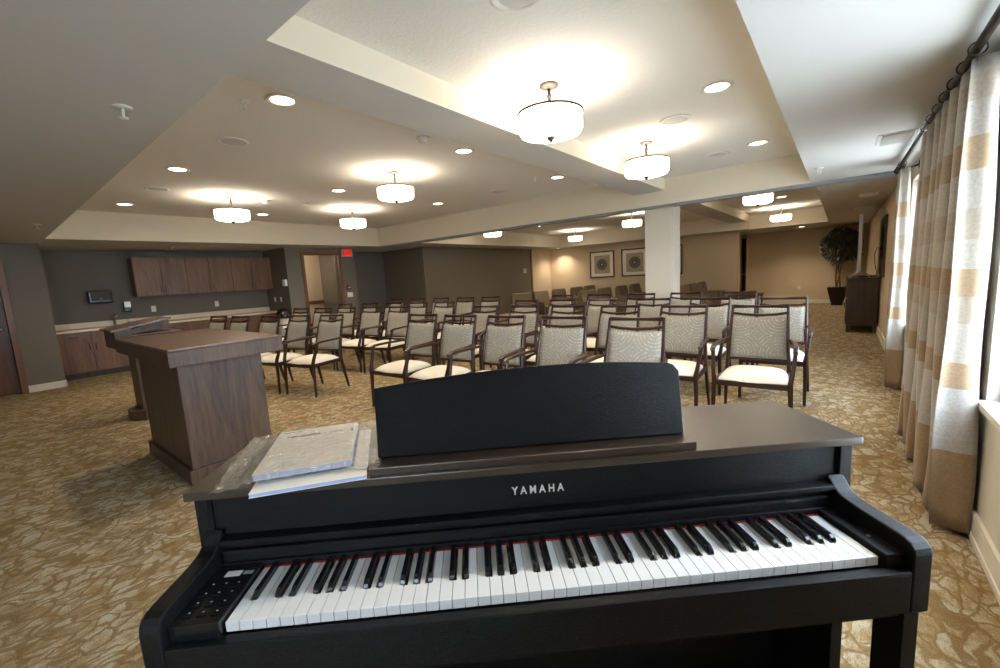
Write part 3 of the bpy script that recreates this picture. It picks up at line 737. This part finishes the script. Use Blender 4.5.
# ------------------------------------------------------------------ lounge chairs in the far room
def make_lounge():
    e = empty('lounge_chair')   # faces +x, back plane at x=0
    m = MB(); m.prism([(-.20, .30), (.05, .30), (.02, .45), (-.08, .84), (-.12, .86), (-.17, .84), (-.20, .78)], -.25, .25, 'lounge_fabric', axis='y')
    for v in m.bm.verts: v.co = Vector((v.co.x, v.co.y, v.co.z))
    m.build('backrest', e)
    m = MB(); m.box(-.02, .48, -.245, .245, .30, .45, 'lounge_fabric', bev=.04); m.build('seat', e)
    for s in (-1, 1):
        m = MB(); m.box(-.12, .44, *sorted((s * .25, s * .305)), .22, .58, 'lounge_fabric', bev=.02); m.build('armrest', e)
    for sx in (-.14, .40):
        for s in (-1, 1):
            m = MB(); m.bar([(sx, s * .26, 0), (sx, s * .26, .24)], [(.025, .025), (.04, .04)], 'chair_wood'); m.build('leg', e)
    m = MB(); m.box(-.14, .44, -.25, .25, .20, .30, 'lounge_fabric', bev=.01); m.build('seat_base', e)
    return e
LC = make_lounge(); KIDS[LC.name] = kids(LC)
lp = [(-6.7, 9.19, -48, 'brown upholstered lounge chair nearest the dark wall'), (-6.7, 10.21, -20, 'brown lounge chair second from the dark wall, beside the corner trim'),
      (-6.7, 11.27, -10, 'brown lounge chair in the left column, third back'), (-6.7, 12.41, -10, 'brown lounge chair in the left column, fourth back'), (-6.7, 13.3, -10, 'brown lounge chair in the left column against the beige wall'),
      (-5.1, 9.97, -18, 'brown lounge chair nearest of the group below the framed prints'), (-5.1, 11.05, -10, 'brown lounge chair below the gap between two framed prints'),
      (-5.1, 12.23, -5, 'brown lounge chair below the second framed print'), (-5.1, 13.3, -5, 'brown lounge chair beside the column edge against the beige wall'),
      (-3.1, 11.5, 0, 'brown lounge chair right of the column, nearest'), (-3.1, 12.25, 0, 'brown lounge chair right of the column, middle of three'), (-3.1, 13.2, 0, 'brown lounge chair right of the column, farthest of three')]
for i, (x, y, r, lab) in enumerate(lp):
    o = LC if i == 0 else copy_tree(LC); o.location = (x + .1, y, 0); o.rotation_euler = (0, 0, math.radians(r)); tag(o, lab, 'armchair', 'lounge chairs in the far room')
ctb = empty('coffee_table', (-1.95, 12.9, 0)); tag(ctb, 'low dark wooden table right of the lounge chairs in the far room', 'table')
m = MB(); m.box(-.35, .35, -.5, .5, .46, .50, 'console_wood', bev=.005); m.build('tabletop', ctb)
for sx in (-.3, .3):
    for sy in (-.45, .45):
        m = MB(); m.box(sx - .025, sx + .025, sy - .025, sy + .025, 0, .46, 'console_wood'); m.build('leg', ctb)

# framed prints
for k, (x, art, lab) in enumerate(((-6.50, 'print_burst', 'black framed print of a pale-centred burst, left of three'), (-5.34, 'print_wheel', 'black framed print of a dark spoked wheel beside the column'), (-4.29, 'print_burst', 'black framed print mostly hidden behind the column'))):
    e = empty('framed_print', (x, 13.9, 1.545)); tag(e, lab, 'picture', 'framed prints on the beige wall')
    m = MB(); w = .45
    for s in (-1, 1):
        m.box(*sorted((s * w, s * (w - .035))), -.03, 0, -w, w, 'plastic_black', bev=.003); m.box(-w, w, -.03, 0, *sorted((s * w, s * (w - .035))), 'plastic_black', bev=.003)
    m.build('frame', e)
    m = MB(); m.box(-w + .034, w - .034, -.012, 0, -w + .034, w - .034, 'paper_cover'); m.build('mat_board', e)
    m = MB(); m.box(-.29, .29, -.014, -.011, -.31, .31, art); m.build('print', e)

# ------------------------------------------------------------------ media console, television, ficus on the right
tv = empty('media_console', (.30, 10.25, 0)); tag(tv, 'dark wooden console cabinet against the right wall under the television', 'cabinet')
m = MB(); m.box(-.20, .21, -.62, .62, .12, .92, 'console_wood', bev=.003); m.build('body', tv)
m = MB(); m.box(-.225, .225, -.65, .65, .92, .955, 'console_wood', bev=.006); m.build('top', tv)
for sx in (-.17, .18):
    for sy in (-.60, .60):
        m = MB(); m.bar([(sx, sy, 0), (sx, sy, .13)], [(.05, .04), (.06, .05)], 'console_wood'); m.build('leg', tv)
for k in range(3):
    m = MB(); y0 = -.60 + k * .41; m.box(-.215, -.20, y0, y0 + .38, .62, .88, 'console_wood', bev=.003); d_ = m.build('drawer', tv)
    m = MB(); m.lathe([(0, 0), (.012, 0), (.012, .02), (0, .022)], 'dark_metal', n=10)
    for v in m.bm.verts: v.co = Vector((-.215 - v.co.z, y0 + .19 + v.co.x, .75 + v.co.y))
    m.build('knob', d_)
    m = MB(); m.box(-.215, -.20, y0, y0 + .38, .15, .60, 'console_wood', bev=.003); d_ = m.build('door', tv)
    m = MB(); m.lathe([(0, 0), (.012, 0), (.012, .02), (0, .022)], 'dark_metal', n=10)
    for v in m.bm.verts: v.co = Vector((-.215 - v.co.z, y0 + .34 + v.co.x, .42 + v.co.y))
    m.build('knob', d_)
te = empty('television', (.26, 10.15, .956), -.032); tag(te, 'flat television seen edge-on, standing on the dark console', 'television')
m = MB(); m.box(-.020, .016, -.635, .635, .105, 1.065, 'silver_plastic', bev=.006); m.build('housing', te)
m = MB()
for s in (-1, 1): m.box(-.032, -.018, *sorted((s * .64, s * .622)), .10, 1.07, 'silver_plastic')
m.box(-.032, -.018, -.64, .64, .10, .118, 'silver_plastic'); m.box(-.032, -.018, -.64, .64, 1.052, 1.07, 'silver_plastic'); m.build('bezel', te)
m = MB(); m.box(-.029, -.024, -.62, .62, .125, 1.05, 'screen_black'); m.build('screen', te)
for s in (-1, 1):
    m = MB()
    for q in (-1, 1): m.bar([(q * .14, s * .50, .008), (q * .008, s * .50, .108)], (.02, .012), 'silver_plastic', side=(0, 1, 0))
    m.build('foot', te)
m = MB(); m.box(-.09, .09, -.60, -.50, .0, .02, 'plastic_black', bev=.004); sb = m.build('cable_box'); sb.location = (.33, 10.42, .956); tag(sb, 'small black box on the console top below the television', 'electronics')
m = MB(); m.box(-.035, 0, -.04, .04, -.05, .05, 'plastic_black', bev=.006)
m.tube([(-.03, 0, -.02), (-.08, -.01, .02), (-.11, -.03, -.1), (-.10, -.04, -.25), (-.07, -.05, -.40), (-.08, -.04, -.474)], .006, 'plastic_black', n=8)
pc = m.build('power_adapter'); pc.location = (XR - .001, 9.55, 1.44); tag(pc, 'black plug with hanging cord on the right wall above the console', 'power cord')
m = MB(); m.box(-.03, 0, -.30, .30, -.48, .48, 'console_wood', bev=.004); m.box(-.033, -.029, -.27, .27, -.45, .45, 'screen_black')
ap = m.build('wall_panel'); ap.location = (XR, 9.28, 1.46); tag(ap, 'dark framed panel on the right wall between the curtain and the console', 'picture')

fi = empty('potted_ficus', (-.06, 15.2, 0)); tag(fi, 'bushy ficus tree in a tapered dark pot in the far right corner', 'plant')
m = MB()
m.prism([(0, 0)] * 0 or [(-.12, 0), (.12, 0), (.235, .50), (-.235, .50)], -.12, .12, 'plastic_black', axis='y')
for v in m.bm.verts:
    k = .12 + (.235 - .12) * v.co.z / .50; v.co.y = math.copysign(k, v.co.y)
m.build('pot', fi)
m = MB(); m.box(-.205, .205, -.205, .205, .46, .503, 'soil'); m.build('soil', fi)
m = MB(); fr_ = random.Random(5)
for k in range(3):
    a = k * 2.1; pts = [(.05 * math.cos(a + z * 3), .05 * math.sin(a + z * 3), (.49 + z)) for z in (0, .2, .4, .6, .8)]
    m.tube(pts, [.022, .02, .018, .016, .013], 'bark', n=8)
for k in range(14):
    a = fr_.uniform(0, 2 * PI); z = fr_.uniform(1.1, 1.5); rr_ = fr_.uniform(.2, .4)
    m.tube([(0, 0, z - .1), (rr_ * .5 * math.cos(a), rr_ * .5 * math.sin(a), z + .15), (rr_ * math.cos(a), rr_ * math.sin(a), z + .35)], [.012, .008, .004], 'bark', n=6)
m.build('trunk', fi)
m = MB(); b = bmesh.new()
for k in range(1900):
    while True:
        p = Vector((fr_.uniform(-1, 1), fr_.uniform(-1, 1), fr_.uniform(-1, 1)))
        if .35 < p.length < 1: break
    wob = 1 + .16 * math.sin(5 * p.x + 3 * p.z) * math.cos(4 * p.y)
    c = Vector((p.x * .42 * wob + .06, p.y * .42 * wob, 1.70 + p.z * .50 * wob))
    if c.z > 2.17: continue
    d = Vector((p.x, p.y, -.9 + fr_.uniform(-.5, .5))).normalized(); s_ = d.cross(Vector((fr_.uniform(-1, 1), fr_.uniform(-1, 1), fr_.uniform(-.2, .2)))).normalized()
    l = fr_.uniform(.07, .12); w = l * .22
    vs = [b.verts.new(q) for q in (c, c + d * l * .5 + s_ * w, c + d * l, c + d * l * .5 - s_ * w)]
    b.faces.new(vs)
m.merge(b, 'leaf'); m.build('foliage', fi, recalc=False)

# ------------------------------------------------------------------ curtains
rod = empty('curtain_rod', (.405, 3.0, 2.155)); tag(rod, 'dark metal curtain rod with rings along the window wall', 'curtain rod')
m = MB(); m.tube([(0, -3.4, 0), (0, 2.98, 0)], .017, 'dark_metal', n=14); m.build('pole', rod)
m = MB(); m.lathe([(0, 0), (.028, .01), (.03, .03), (.018, .05), (0, .055)], 'dark_metal', n=14)
for v in m.bm.verts: v.co = Vector((v.co.x, 2.98 + v.co.z, v.co.y))
m.build('finial', rod)
for yb_ in (-2.9, -.15, 1.08, 2.7):
    m = MB(); m.tube([(0, yb_, -.02), (.06, yb_, -.03), (.128, yb_, -.01)], .008, 'dark_metal', n=8); m.box(.122, .135, yb_ - .02, yb_ + .02, -.05, .03, 'dark_metal'); m.build('bracket', rod)
def curtain(name, y0, y1, folds, lab, xc=.435, amp=.055, seed=1, zb=.025):
    r = random.Random(seed); root = empty(name, (0, 0, 0)); tag(root, lab, 'curtain', 'striped curtain panels')
    root.location = (xc, (y0 + y1) / 2, 0)
    prof = []; n = folds * 12
    L_ = y1 - y0
    ph = [r.uniform(.75, 1.2) for _ in range(folds + 1)]
    for i in range(n + 1):
        t_ = i / n; k = t_ * folds; a = ph[int(min(k, folds - .001))]
        s = math.sin(k * 2 * PI + PI / 2)
        prof.append((-(abs(s) ** .7) * math.copysign(1, s) * a, -L_ / 2 + L_ * t_ + .018 * math.sin(k * 4 * PI), a))
    a0 = prof[0][2]; prof = [(.95 - 1.95 * q / 8 if q < 8 else -1, -L_ / 2 - .012 * math.sin(q * .8), a0) for q in range(8)] + prof; n += 8
    m = MB(); b = bmesh.new(); rows = []; nz = 26
    ztop = 2.118
    for j in range(nz + 1):
        z = zb + (ztop - zb) * j / nz; q = j / nz
        am = amp * (1 - .42 * q ** 2)
        row = []
        for i, (sx, yy, a) in enumerate(prof):
            row.append(b.verts.new((sx * am + .010 * math.sin(z * 5 + i * .3) * (1 - q) - .01 * q, yy + .012 * math.sin(z * 3 + i * .12), z)))
        rows.append(row)
    for j in range(nz):
        for i in range(n): b.faces.new((rows[j][i], rows[j][i + 1], rows[j + 1][i + 1], rows[j + 1][i]))
    m.merge(b, 'curtain_fabric', smooth=True)
    o = m.build('curtain_panel', root)
    so = o.modifiers.new('thickness', 'SOLIDIFY'); so.thickness = .004
    for k in range(folds + 1):
        m = MB(); y = -L_ / 2 + L_ * k / folds
        rg = []
        for a in range(17): rg.append((-.035 + .028 * math.cos(a * PI / 8), y, 2.150 + .028 * math.sin(a * PI / 8)))
        m.tube(rg, .003, 'dark_metal', n=6); m.tube([(-.035, y, 2.122), (-.035, y, 2.10)], .003, 'dark_metal', n=6)
        m.build('curtain_ring', root)
    return root
curtain('window_curtain', 2.74, 4.12, 6, 'large beige and silver striped curtain nearest the camera beside the windows', seed=4, amp=.075, xc=.44)
curtain('window_curtain', 5.55, 5.92, 3, 'narrow striped curtain panel at the far end of the windows', seed=9, amp=.06, xc=.44)

# ------------------------------------------------------------------ podium tables
pt_ = empty('podium', (-4.03, 1.09, 0)); tag(pt_, 'dark wood podium table with thick overhanging top behind the piano', 'podium')
m = MB(); m.box(-.53, .53, -.27, .27, .0, .873, 'lectern_wood', bev=.003); m.build('body', pt_)
m = MB(); m.box(-.555, .555, -.295, .295, 0, .11, 'lectern_wood', bev=.006); m.build('plinth', pt_)
m = MB(); m.box(-.80, .735, -.355, .355, .873, .972, 'lectern_wood', bev=.003); tp = m.build('top_slab', pt_)
m = MB(); m.box(-.80, .735, -.355, .355, .9725, .99, 'lectern_top', bev=.006); m.build('tabletop', tp)

l2 = empty('lectern', (-6.15, 1.14, 0)); tag(l2, 'dark wood lectern with slanted reading top, partly behind the podium', 'lectern')
m = MB(); m.prism([(-.20, .0), (.0, -.20), (.22, -.20), (.30, -.10), (.30, .10), (.22, .20), (0, .20)], 0, .11, 'lectern_wood', axis='z'); m.build('base', l2)
m = MB(); m.box(-.10, .22, -.10, .16, .11, .85, 'lectern_wood', bev=.004); m.build('column', l2)
m = MB(); m.prism([(-.24, .80), (-.24, .995), (-.10, 1.01), (-.10, .86), (.26, .93), (.26, .90), (-.05, .80)], -.28, .28, 'lectern_wood', axis='x'); m.build('shelf_box', l2)
m = MB(); m.box(-.30, .30, -.10, .34, .925, .94, 'lectern_top', bev=.003); m.build('shelf', l2)
m = MB(); m.prism([(-.10, .945), (-.22, .975), (.24, 1.065), (.24, .985), (-.05, .945)], -.25, .25, 'lectern_wood', axis='x'); m.build('slanted_box', l2)
m = MB(); m.prism([(-.27, .985), (-.27, 1.003), (.25, 1.093), (.25, 1.075)], -.31, .31, 'lectern_top', axis='x'); m.build('reading_top', l2)

# ------------------------------------------------------------------ piano
PN = empty('digital_piano', (-.8247, .20258, 0), .73883); tag(PN, 'black digital piano with open keyboard and music rest, in the foreground', 'piano')
B = 'piano_black'
def cheek(a0, a1):
    prof = [(.172, .650), (.172, .835), (.163, .826), (.156, .818), (.149, .811), (.139, .805), (.126, .8015), (.105, .799), (.078, .7975), (.040, .7965), (.010, .796), (-.006, .7945), (-.018, .790), (-.026, .781), (-.029, .769), (-.029, .650)]
    m = MB(); m.prism(prof, a0, a1, B, axis='x'); return m.build('cheek', PN)
for a0, a1 in ((-.123, -.088), (1.262, 1.301)):
    c = cheek(a0, a1); bv = c.modifiers.new('round', 'BEVEL'); bv.width = .004; bv.segments = 2; bv.limit_method = 'ANGLE'
for a0, a1 in ((-.137, -.110), (1.292, 1.320)):
    m = MB(); m.box(a0, a1, .170, .435, 0, .909, B, bev=.002); m.build('side_panel', PN)
m = MB(); m.box(-.145, 1.328, .152, .445, .909, .927, 'lid_reflection_tint', bev=.003); m.build('lid', PN)
m = MB(); m.box(-.115, 1.298, .178, .20, .815, .909, B); m.box(-.115, -.105, .172, .18, .815, .905, B); m.build('front_panel', PN)
m = MB(); m.box(-.088, 1.262, .150, .178, .805, .817, B, bev=.003); m.box(-.088, 1.262, .162, .178, .793, .806, B, bev=.002); m.box(-.088, 1.262, .152, .19, .765, .793, B, bev=.006); m.box(-.088, 1.262, .147, .19, .756, .768, B, bev=.002); m.build('key_cover', PN)
m = MB(); m.box(0, 1.222, .1435, .150, .735, .7548, 'felt_red'); m.build('felt_strip', PN)
m = MB(); m.box(-.088, 1.262, -.0285, -.006, .652, .736, B, bev=.003); m.box(-.088, 1.262, -.02, .17, .64, .66, B); m.build('key_slip', PN)
m = MB(); m.box(-.088, 1.262, -.006, .17, .66, .722, B); m.build('key_bed', PN)
m = MB(); m.box(1.2245, 1.262, -.012, .152, .722, .765, B, bev=.003); m.tube([(1.244, .045, .765), (1.244, .045, .7665)], .004, 'steel', n=10); m.build('end_block', PN)
m = MB(); m.box(-.088, -.003, -.012, .152, .722, .7655, 'plastic_black', bev=.003); cp = m.build('control_panel', PN)
for iy in range(4):
    for ix in range(3):
        x = -.075 + ix * .024; y = .005 + iy * .024
        m = MB(); m.box(x, x + .014, y, y + .008, .7655, .768, 'key_black', bev=.0008); m.box(x + .005, x + .008, y + .011, y + .0125, .7655, .7662, 'letter_silver'); m.build('button', cp)
m = MB(); m.box(-.06, -.03, .108, .124, .7655, .7662, 'letter_silver'); m.box(-.025, -.008, .112, .122, .7655, .7662, 'grey_metal'); m.build('display', cp)
m = MB(); m.box(-.115, 1.298, .36, .385, .04, .66, B); m.build('back_panel', PN)
m = MB(); m.box(-.115, 1.298, .30, .40, 0.0, .14, B, bev=.003); m.build('bottom_rail', PN)
for a0 in (-.104, 1.251):
    m = MB(); m.box(a0, a0 + .031, -.028, .032, .02, .650, B, bev=.002); m.box(a0, a0 + .036, -.03, .44, 0, .03, B, bev=.004); m.build('leg', PN)
for k in range(3):
    m = MB(); m.bar([(.52 + k * .07, .32, .07), (.52 + k * .07, .20, .06), (.52 + k * .07, .17, .055)], [(.022, .012), (.03, .012), (.032, .012)], 'steel', side=(1, 0, 0)); m.build('pedal', PN)
text_mesh('YAMAHA', .0255, .0005, 'letter_silver', 'lettering', PN, (.590, .1775, .849), (PI / 2, 0, 0), spacing=1.62, offset=.0006, xs=.80)
# keys
KW = 1.222 / 52
notes = ['A', 'B'] + ['C', 'D', 'E', 'F', 'G', 'A', 'B'] * 7 + ['C']
wk = {}
for i, nn in enumerate(notes):
    hasL = nn in 'DEGAB' and i > 0 and not (i == 0)
    hasR = nn in 'CDFGA' and i < 51
    # a black key sits between this white key and the next when nn in C D F G A
    L_cut = .0 if not (i > 0 and notes[i - 1] in 'CDFGA') else 1
    x0, x1 = i * KW + .0005, (i + 1) * KW - .0005
    cl = .0062 if L_cut else 0; cr = .0062 if hasR else 0
    key = (L_cut, bool(hasR))
    if key not in wk:
        poly = [(.0005, 0), (KW - .0005, 0), (KW - .0005, .050), (KW - .0005 - cr, .050), (KW - .0005 - cr, .144), (.0005 + cl, .144), (.0005 + cl, .050), (.0005, .050)]
        pp = []
        for q in poly:
            if not pp or (abs(q[0] - pp[-1][0]) + abs(q[1] - pp[-1][1])) > 1e-6: pp.append(q)
        m = MB(); m.prism(pp, .735, .7538, 'key_white', axis='z')
        o = m.build('white_key', PN); bv = o.modifiers.new('round', 'BEVEL'); bv.width = .0009; bv.segments = 2; bv.limit_method = 'ANGLE'
        wk[key] = o.data
    else:
        o = bpy.data.objects.new('white_key', wk[key]); COL.objects.link(o); o.parent = PN
        bv = o.modifiers.new('round', 'BEVEL'); bv.width = .0009; bv.segments = 2; bv.limit_method = 'ANGLE'
    o.location.x = i * KW
bkm = None
offs = {'C': -.0025, 'D': .0025, 'F': -.003, 'G': 0, 'A': .003}
for i, nn in enumerate(notes[:-1]):
    if nn in offs:
        if bkm is None:
            b = bmesh.new()
            V = [(-.0055, .052, .7535), (.0055, .052, .7535), (.0055, .144, .7535), (-.0055, .144, .7535), (-.0047, .0545, .7605), (.0047, .0545, .7605), (.0044, .062, .7655), (-.0044, .062, .7655), (.0044, .144, .766), (-.0044, .144, .766)]
            v = [b.verts.new(q) for q in V]
            for fc in ((3, 2, 1, 0), (0, 1, 5, 4), (4, 5, 6, 7), (7, 6, 8, 9), (2, 3, 9, 8), (1, 2, 8, 6, 5), (3, 0, 4, 7, 9)): b.faces.new([v[k] for k in fc])
            m = MB(); m.merge(b, 'key_black'); o = m.build('black_key', PN); bkm = o.data
        else:
            o = bpy.data.objects.new('black_key', bkm); COL.objects.link(o); o.parent = PN
        bv = o.modifiers.new('round', 'BEVEL'); bv.width = .0011; bv.segments = 2
        o.location.x = (i + 1) * KW + offs[nn]
# music rest
m = MB(); m.box(.232, .945, .160, .245, .927, .9385, 'lid_reflection_tint', bev=.002); m.box(.232, .945, .160, .170, .934, .9445, 'lid_reflection_tint', bev=.002); m.build('rest_ledge', PN)
b = bmesh.new(); nseg = 60; FT = []; BT = []; FB = []; BB = []
RX0, RX1 = .233, .948
th = math.radians(14)
def rp(x, h, d):  # point on the tilted rest
    return (x, .228 + math.sin(th) * h + math.cos(th) * d, .9395 + math.cos(th) * h - math.sin(th) * d)
poly = [(RX0 + .004, 0), (RX1 - .002, 0)]
hh = []
for k in range(nseg + 1):
    t_ = k / nseg; x = RX1 + .004 - (RX1 - RX0 + .004) * t_
    hgt = .182 - (.026 * ((.66 - x) / .427) ** 2 if x < .66 else .017 * ((x - .66) / .288) ** 2)
    if x > RX1 - .022: hgt -= .024 - math.sqrt(max(0, .024 ** 2 - (x - RX1 + .022) ** 2 * .8))
    poly.append((x, hgt))
Fv = [b.verts.new(rp(x, h, -.008)) for x, h in poly]; Bv = [b.verts.new(rp(x, h, .008)) for x, h in poly]
b.faces.new(Fv); b.faces.new(Bv[::-1])
for i in range(len(poly)): j = (i + 1) % len(poly); b.faces.new((Fv[j], Fv[i], Bv[i], Bv[j]))
m = MB(); m.merge(b, B); mr = m.build('music_rest', PN); bv = mr.modifiers.new('round', 'BEVEL'); bv.width = .002; bv.segments = 2; bv.limit_method = 'ANGLE'

# booklets in plastic on the lid (piano-local placement turned into world)
c_, s_ = math.cos(.73883), math.sin(.73883)
def pw(a, b_, z): return (-.8247 + a * c_ - b_ * s_, .20258 + a * s_ + b_ * c_, z)
def booklet(name, a, b_, z, w, l, t, rot, lab, pages='paper_blue', cover='paper_cover', marks=False):
    e = empty(name, pw(a, b_, z), .73883 + rot); tag(e, lab, 'booklet', 'booklets on the piano')
    m = MB(); m.box(.001, w - .001, .001, l - .001, .0008, t - .0008, pages); m.build('pages', e)
    m = MB(); m.box(0, w, 0, l, t - .0008, t, cover); m.box(0, w, 0, l, 0, .0008, cover); m.build('cover', e)
    if marks:
        m = MB(); q = random.Random(11)
        for k in range(9):  # illegible dark title script
            x = .030 + k * .0088; y = l * .79
            m.tube([(x + q.uniform(-.003, .003), y + q.uniform(-.007, .007), t + .0006) for _ in range(6)], .0015, 'ink', n=4)
        for k in range(12): m.box(.112 + k * .004, .1145 + k * .004, l * .79, l * .79 + .003, t, t + .0006, 'ink')
        for k in range(3): m.box(.012 + k * .016, .024 + k * .016, l * .93, l * .93 + .003, t, t + .0005, 'ink')
        m.box(w - .012, w - .008, l * .74, l * .83, t, t + .0006, 'ink')
        m.build('print_marks', e)
    return e
booklet('booklet', .010, .107, .9272, .222, .290, .0085, .20, 'thin pale blue-edged booklet at the bottom, overhanging the piano lid')
plain('gap_shade', (.10, .13, .19), .4)  # dark tone painted in for the shaded gap under the top booklet
booklet('booklet', .004, .156, .9362, .190, .262, .0065, .20, 'middle booklet painted dark as the shaded gap between two pale booklets', cover='gap_shade', pages='gap_shade')
booklet('booklet', -.002, .150, .9432, .192, .262, .0125, .20, 'thick topmost booklet with printed cream cover in clear plastic', marks=True)
# plastic bag lying over the booklets
b = bmesh.new(); q = random.Random(2); NX, NY = 46, 40; G = []
from mathutils import noise as mn
for j in range(NY + 1):
    row = []
    for i in range(NX + 1):
        u = i / NX; v = j / NY
        x = -.075 + .33 * u + .010 * mn.noise(Vector((u * 4, v * 4, 3)))
        y = -.018 + .32 * v + .010 * mn.noise(Vector((u * 4, v * 4, 7)))
        inside = (0 < x < .19) and (0 < y < .262)
        dx = max(-x, x - .192, 0); dy = max(-y, y - .262, 0); d = math.hypot(dx, dy)
        w_ = mn.noise(Vector((x * 60, y * 24, 1))) + .6 * mn.noise(Vector((x * 140, y * 90, 5)))
        if d <= 0: z = .0215 + .0030 * abs(w_)
        else: z = max(.0015, .0205 - d * .55) + .011 * abs(w_) * min(1, d * 60)
        row.append(b.verts.new((x, y, z)))
    G.append(row)
for j in range(NY):
    for i in range(NX): b.faces.new((G[j][i], G[j][i + 1], G[j + 1][i + 1], G[j + 1][i]))
m = MB(); m.merge(b, 'plastic_film', smooth=True); pb = m.build('plastic_bag'); pb.location = pw(-.002, .150, .9355); pb.rotation_euler = (0, 0, .73883 + .20)
tag(pb, 'crumpled clear plastic bag around the booklets on the piano', 'plastic bag')

# ------------------------------------------------------------------ light
w = bpy.data.worlds.new('sky'); S.world = w; w.use_nodes = True
t = w.node_tree; bg = t.nodes['Background']
bg.inputs['Color'].default_value = (.72, .86, 1.0, 1); bg.inputs['Strength'].default_value = 15.0
light('hall_fill_light', 'POINT', (-10.6, 5.0, 2.05), 16, LAMP, shadow_soft_size=.12)  # added fill without a fixture, brightens the hall beyond the doorway

S.view_settings.view_transform = 'Standard'; S.view_settings.look = 'None'; S.view_settings.gamma = 1; S.view_settings.exposure = .55
S.view_settings.use_curve_mapping = False
S.cycles.max_bounces = 8; S.cycles.diffuse_bounces = 5; S.cycles.glossy_bounces = 4; S.cycles.transparent_max_bounces = 12
S.cycles.sample_clamp_indirect = 4
S.cycles.caustics_reflective = False; S.cycles.caustics_refractive = False
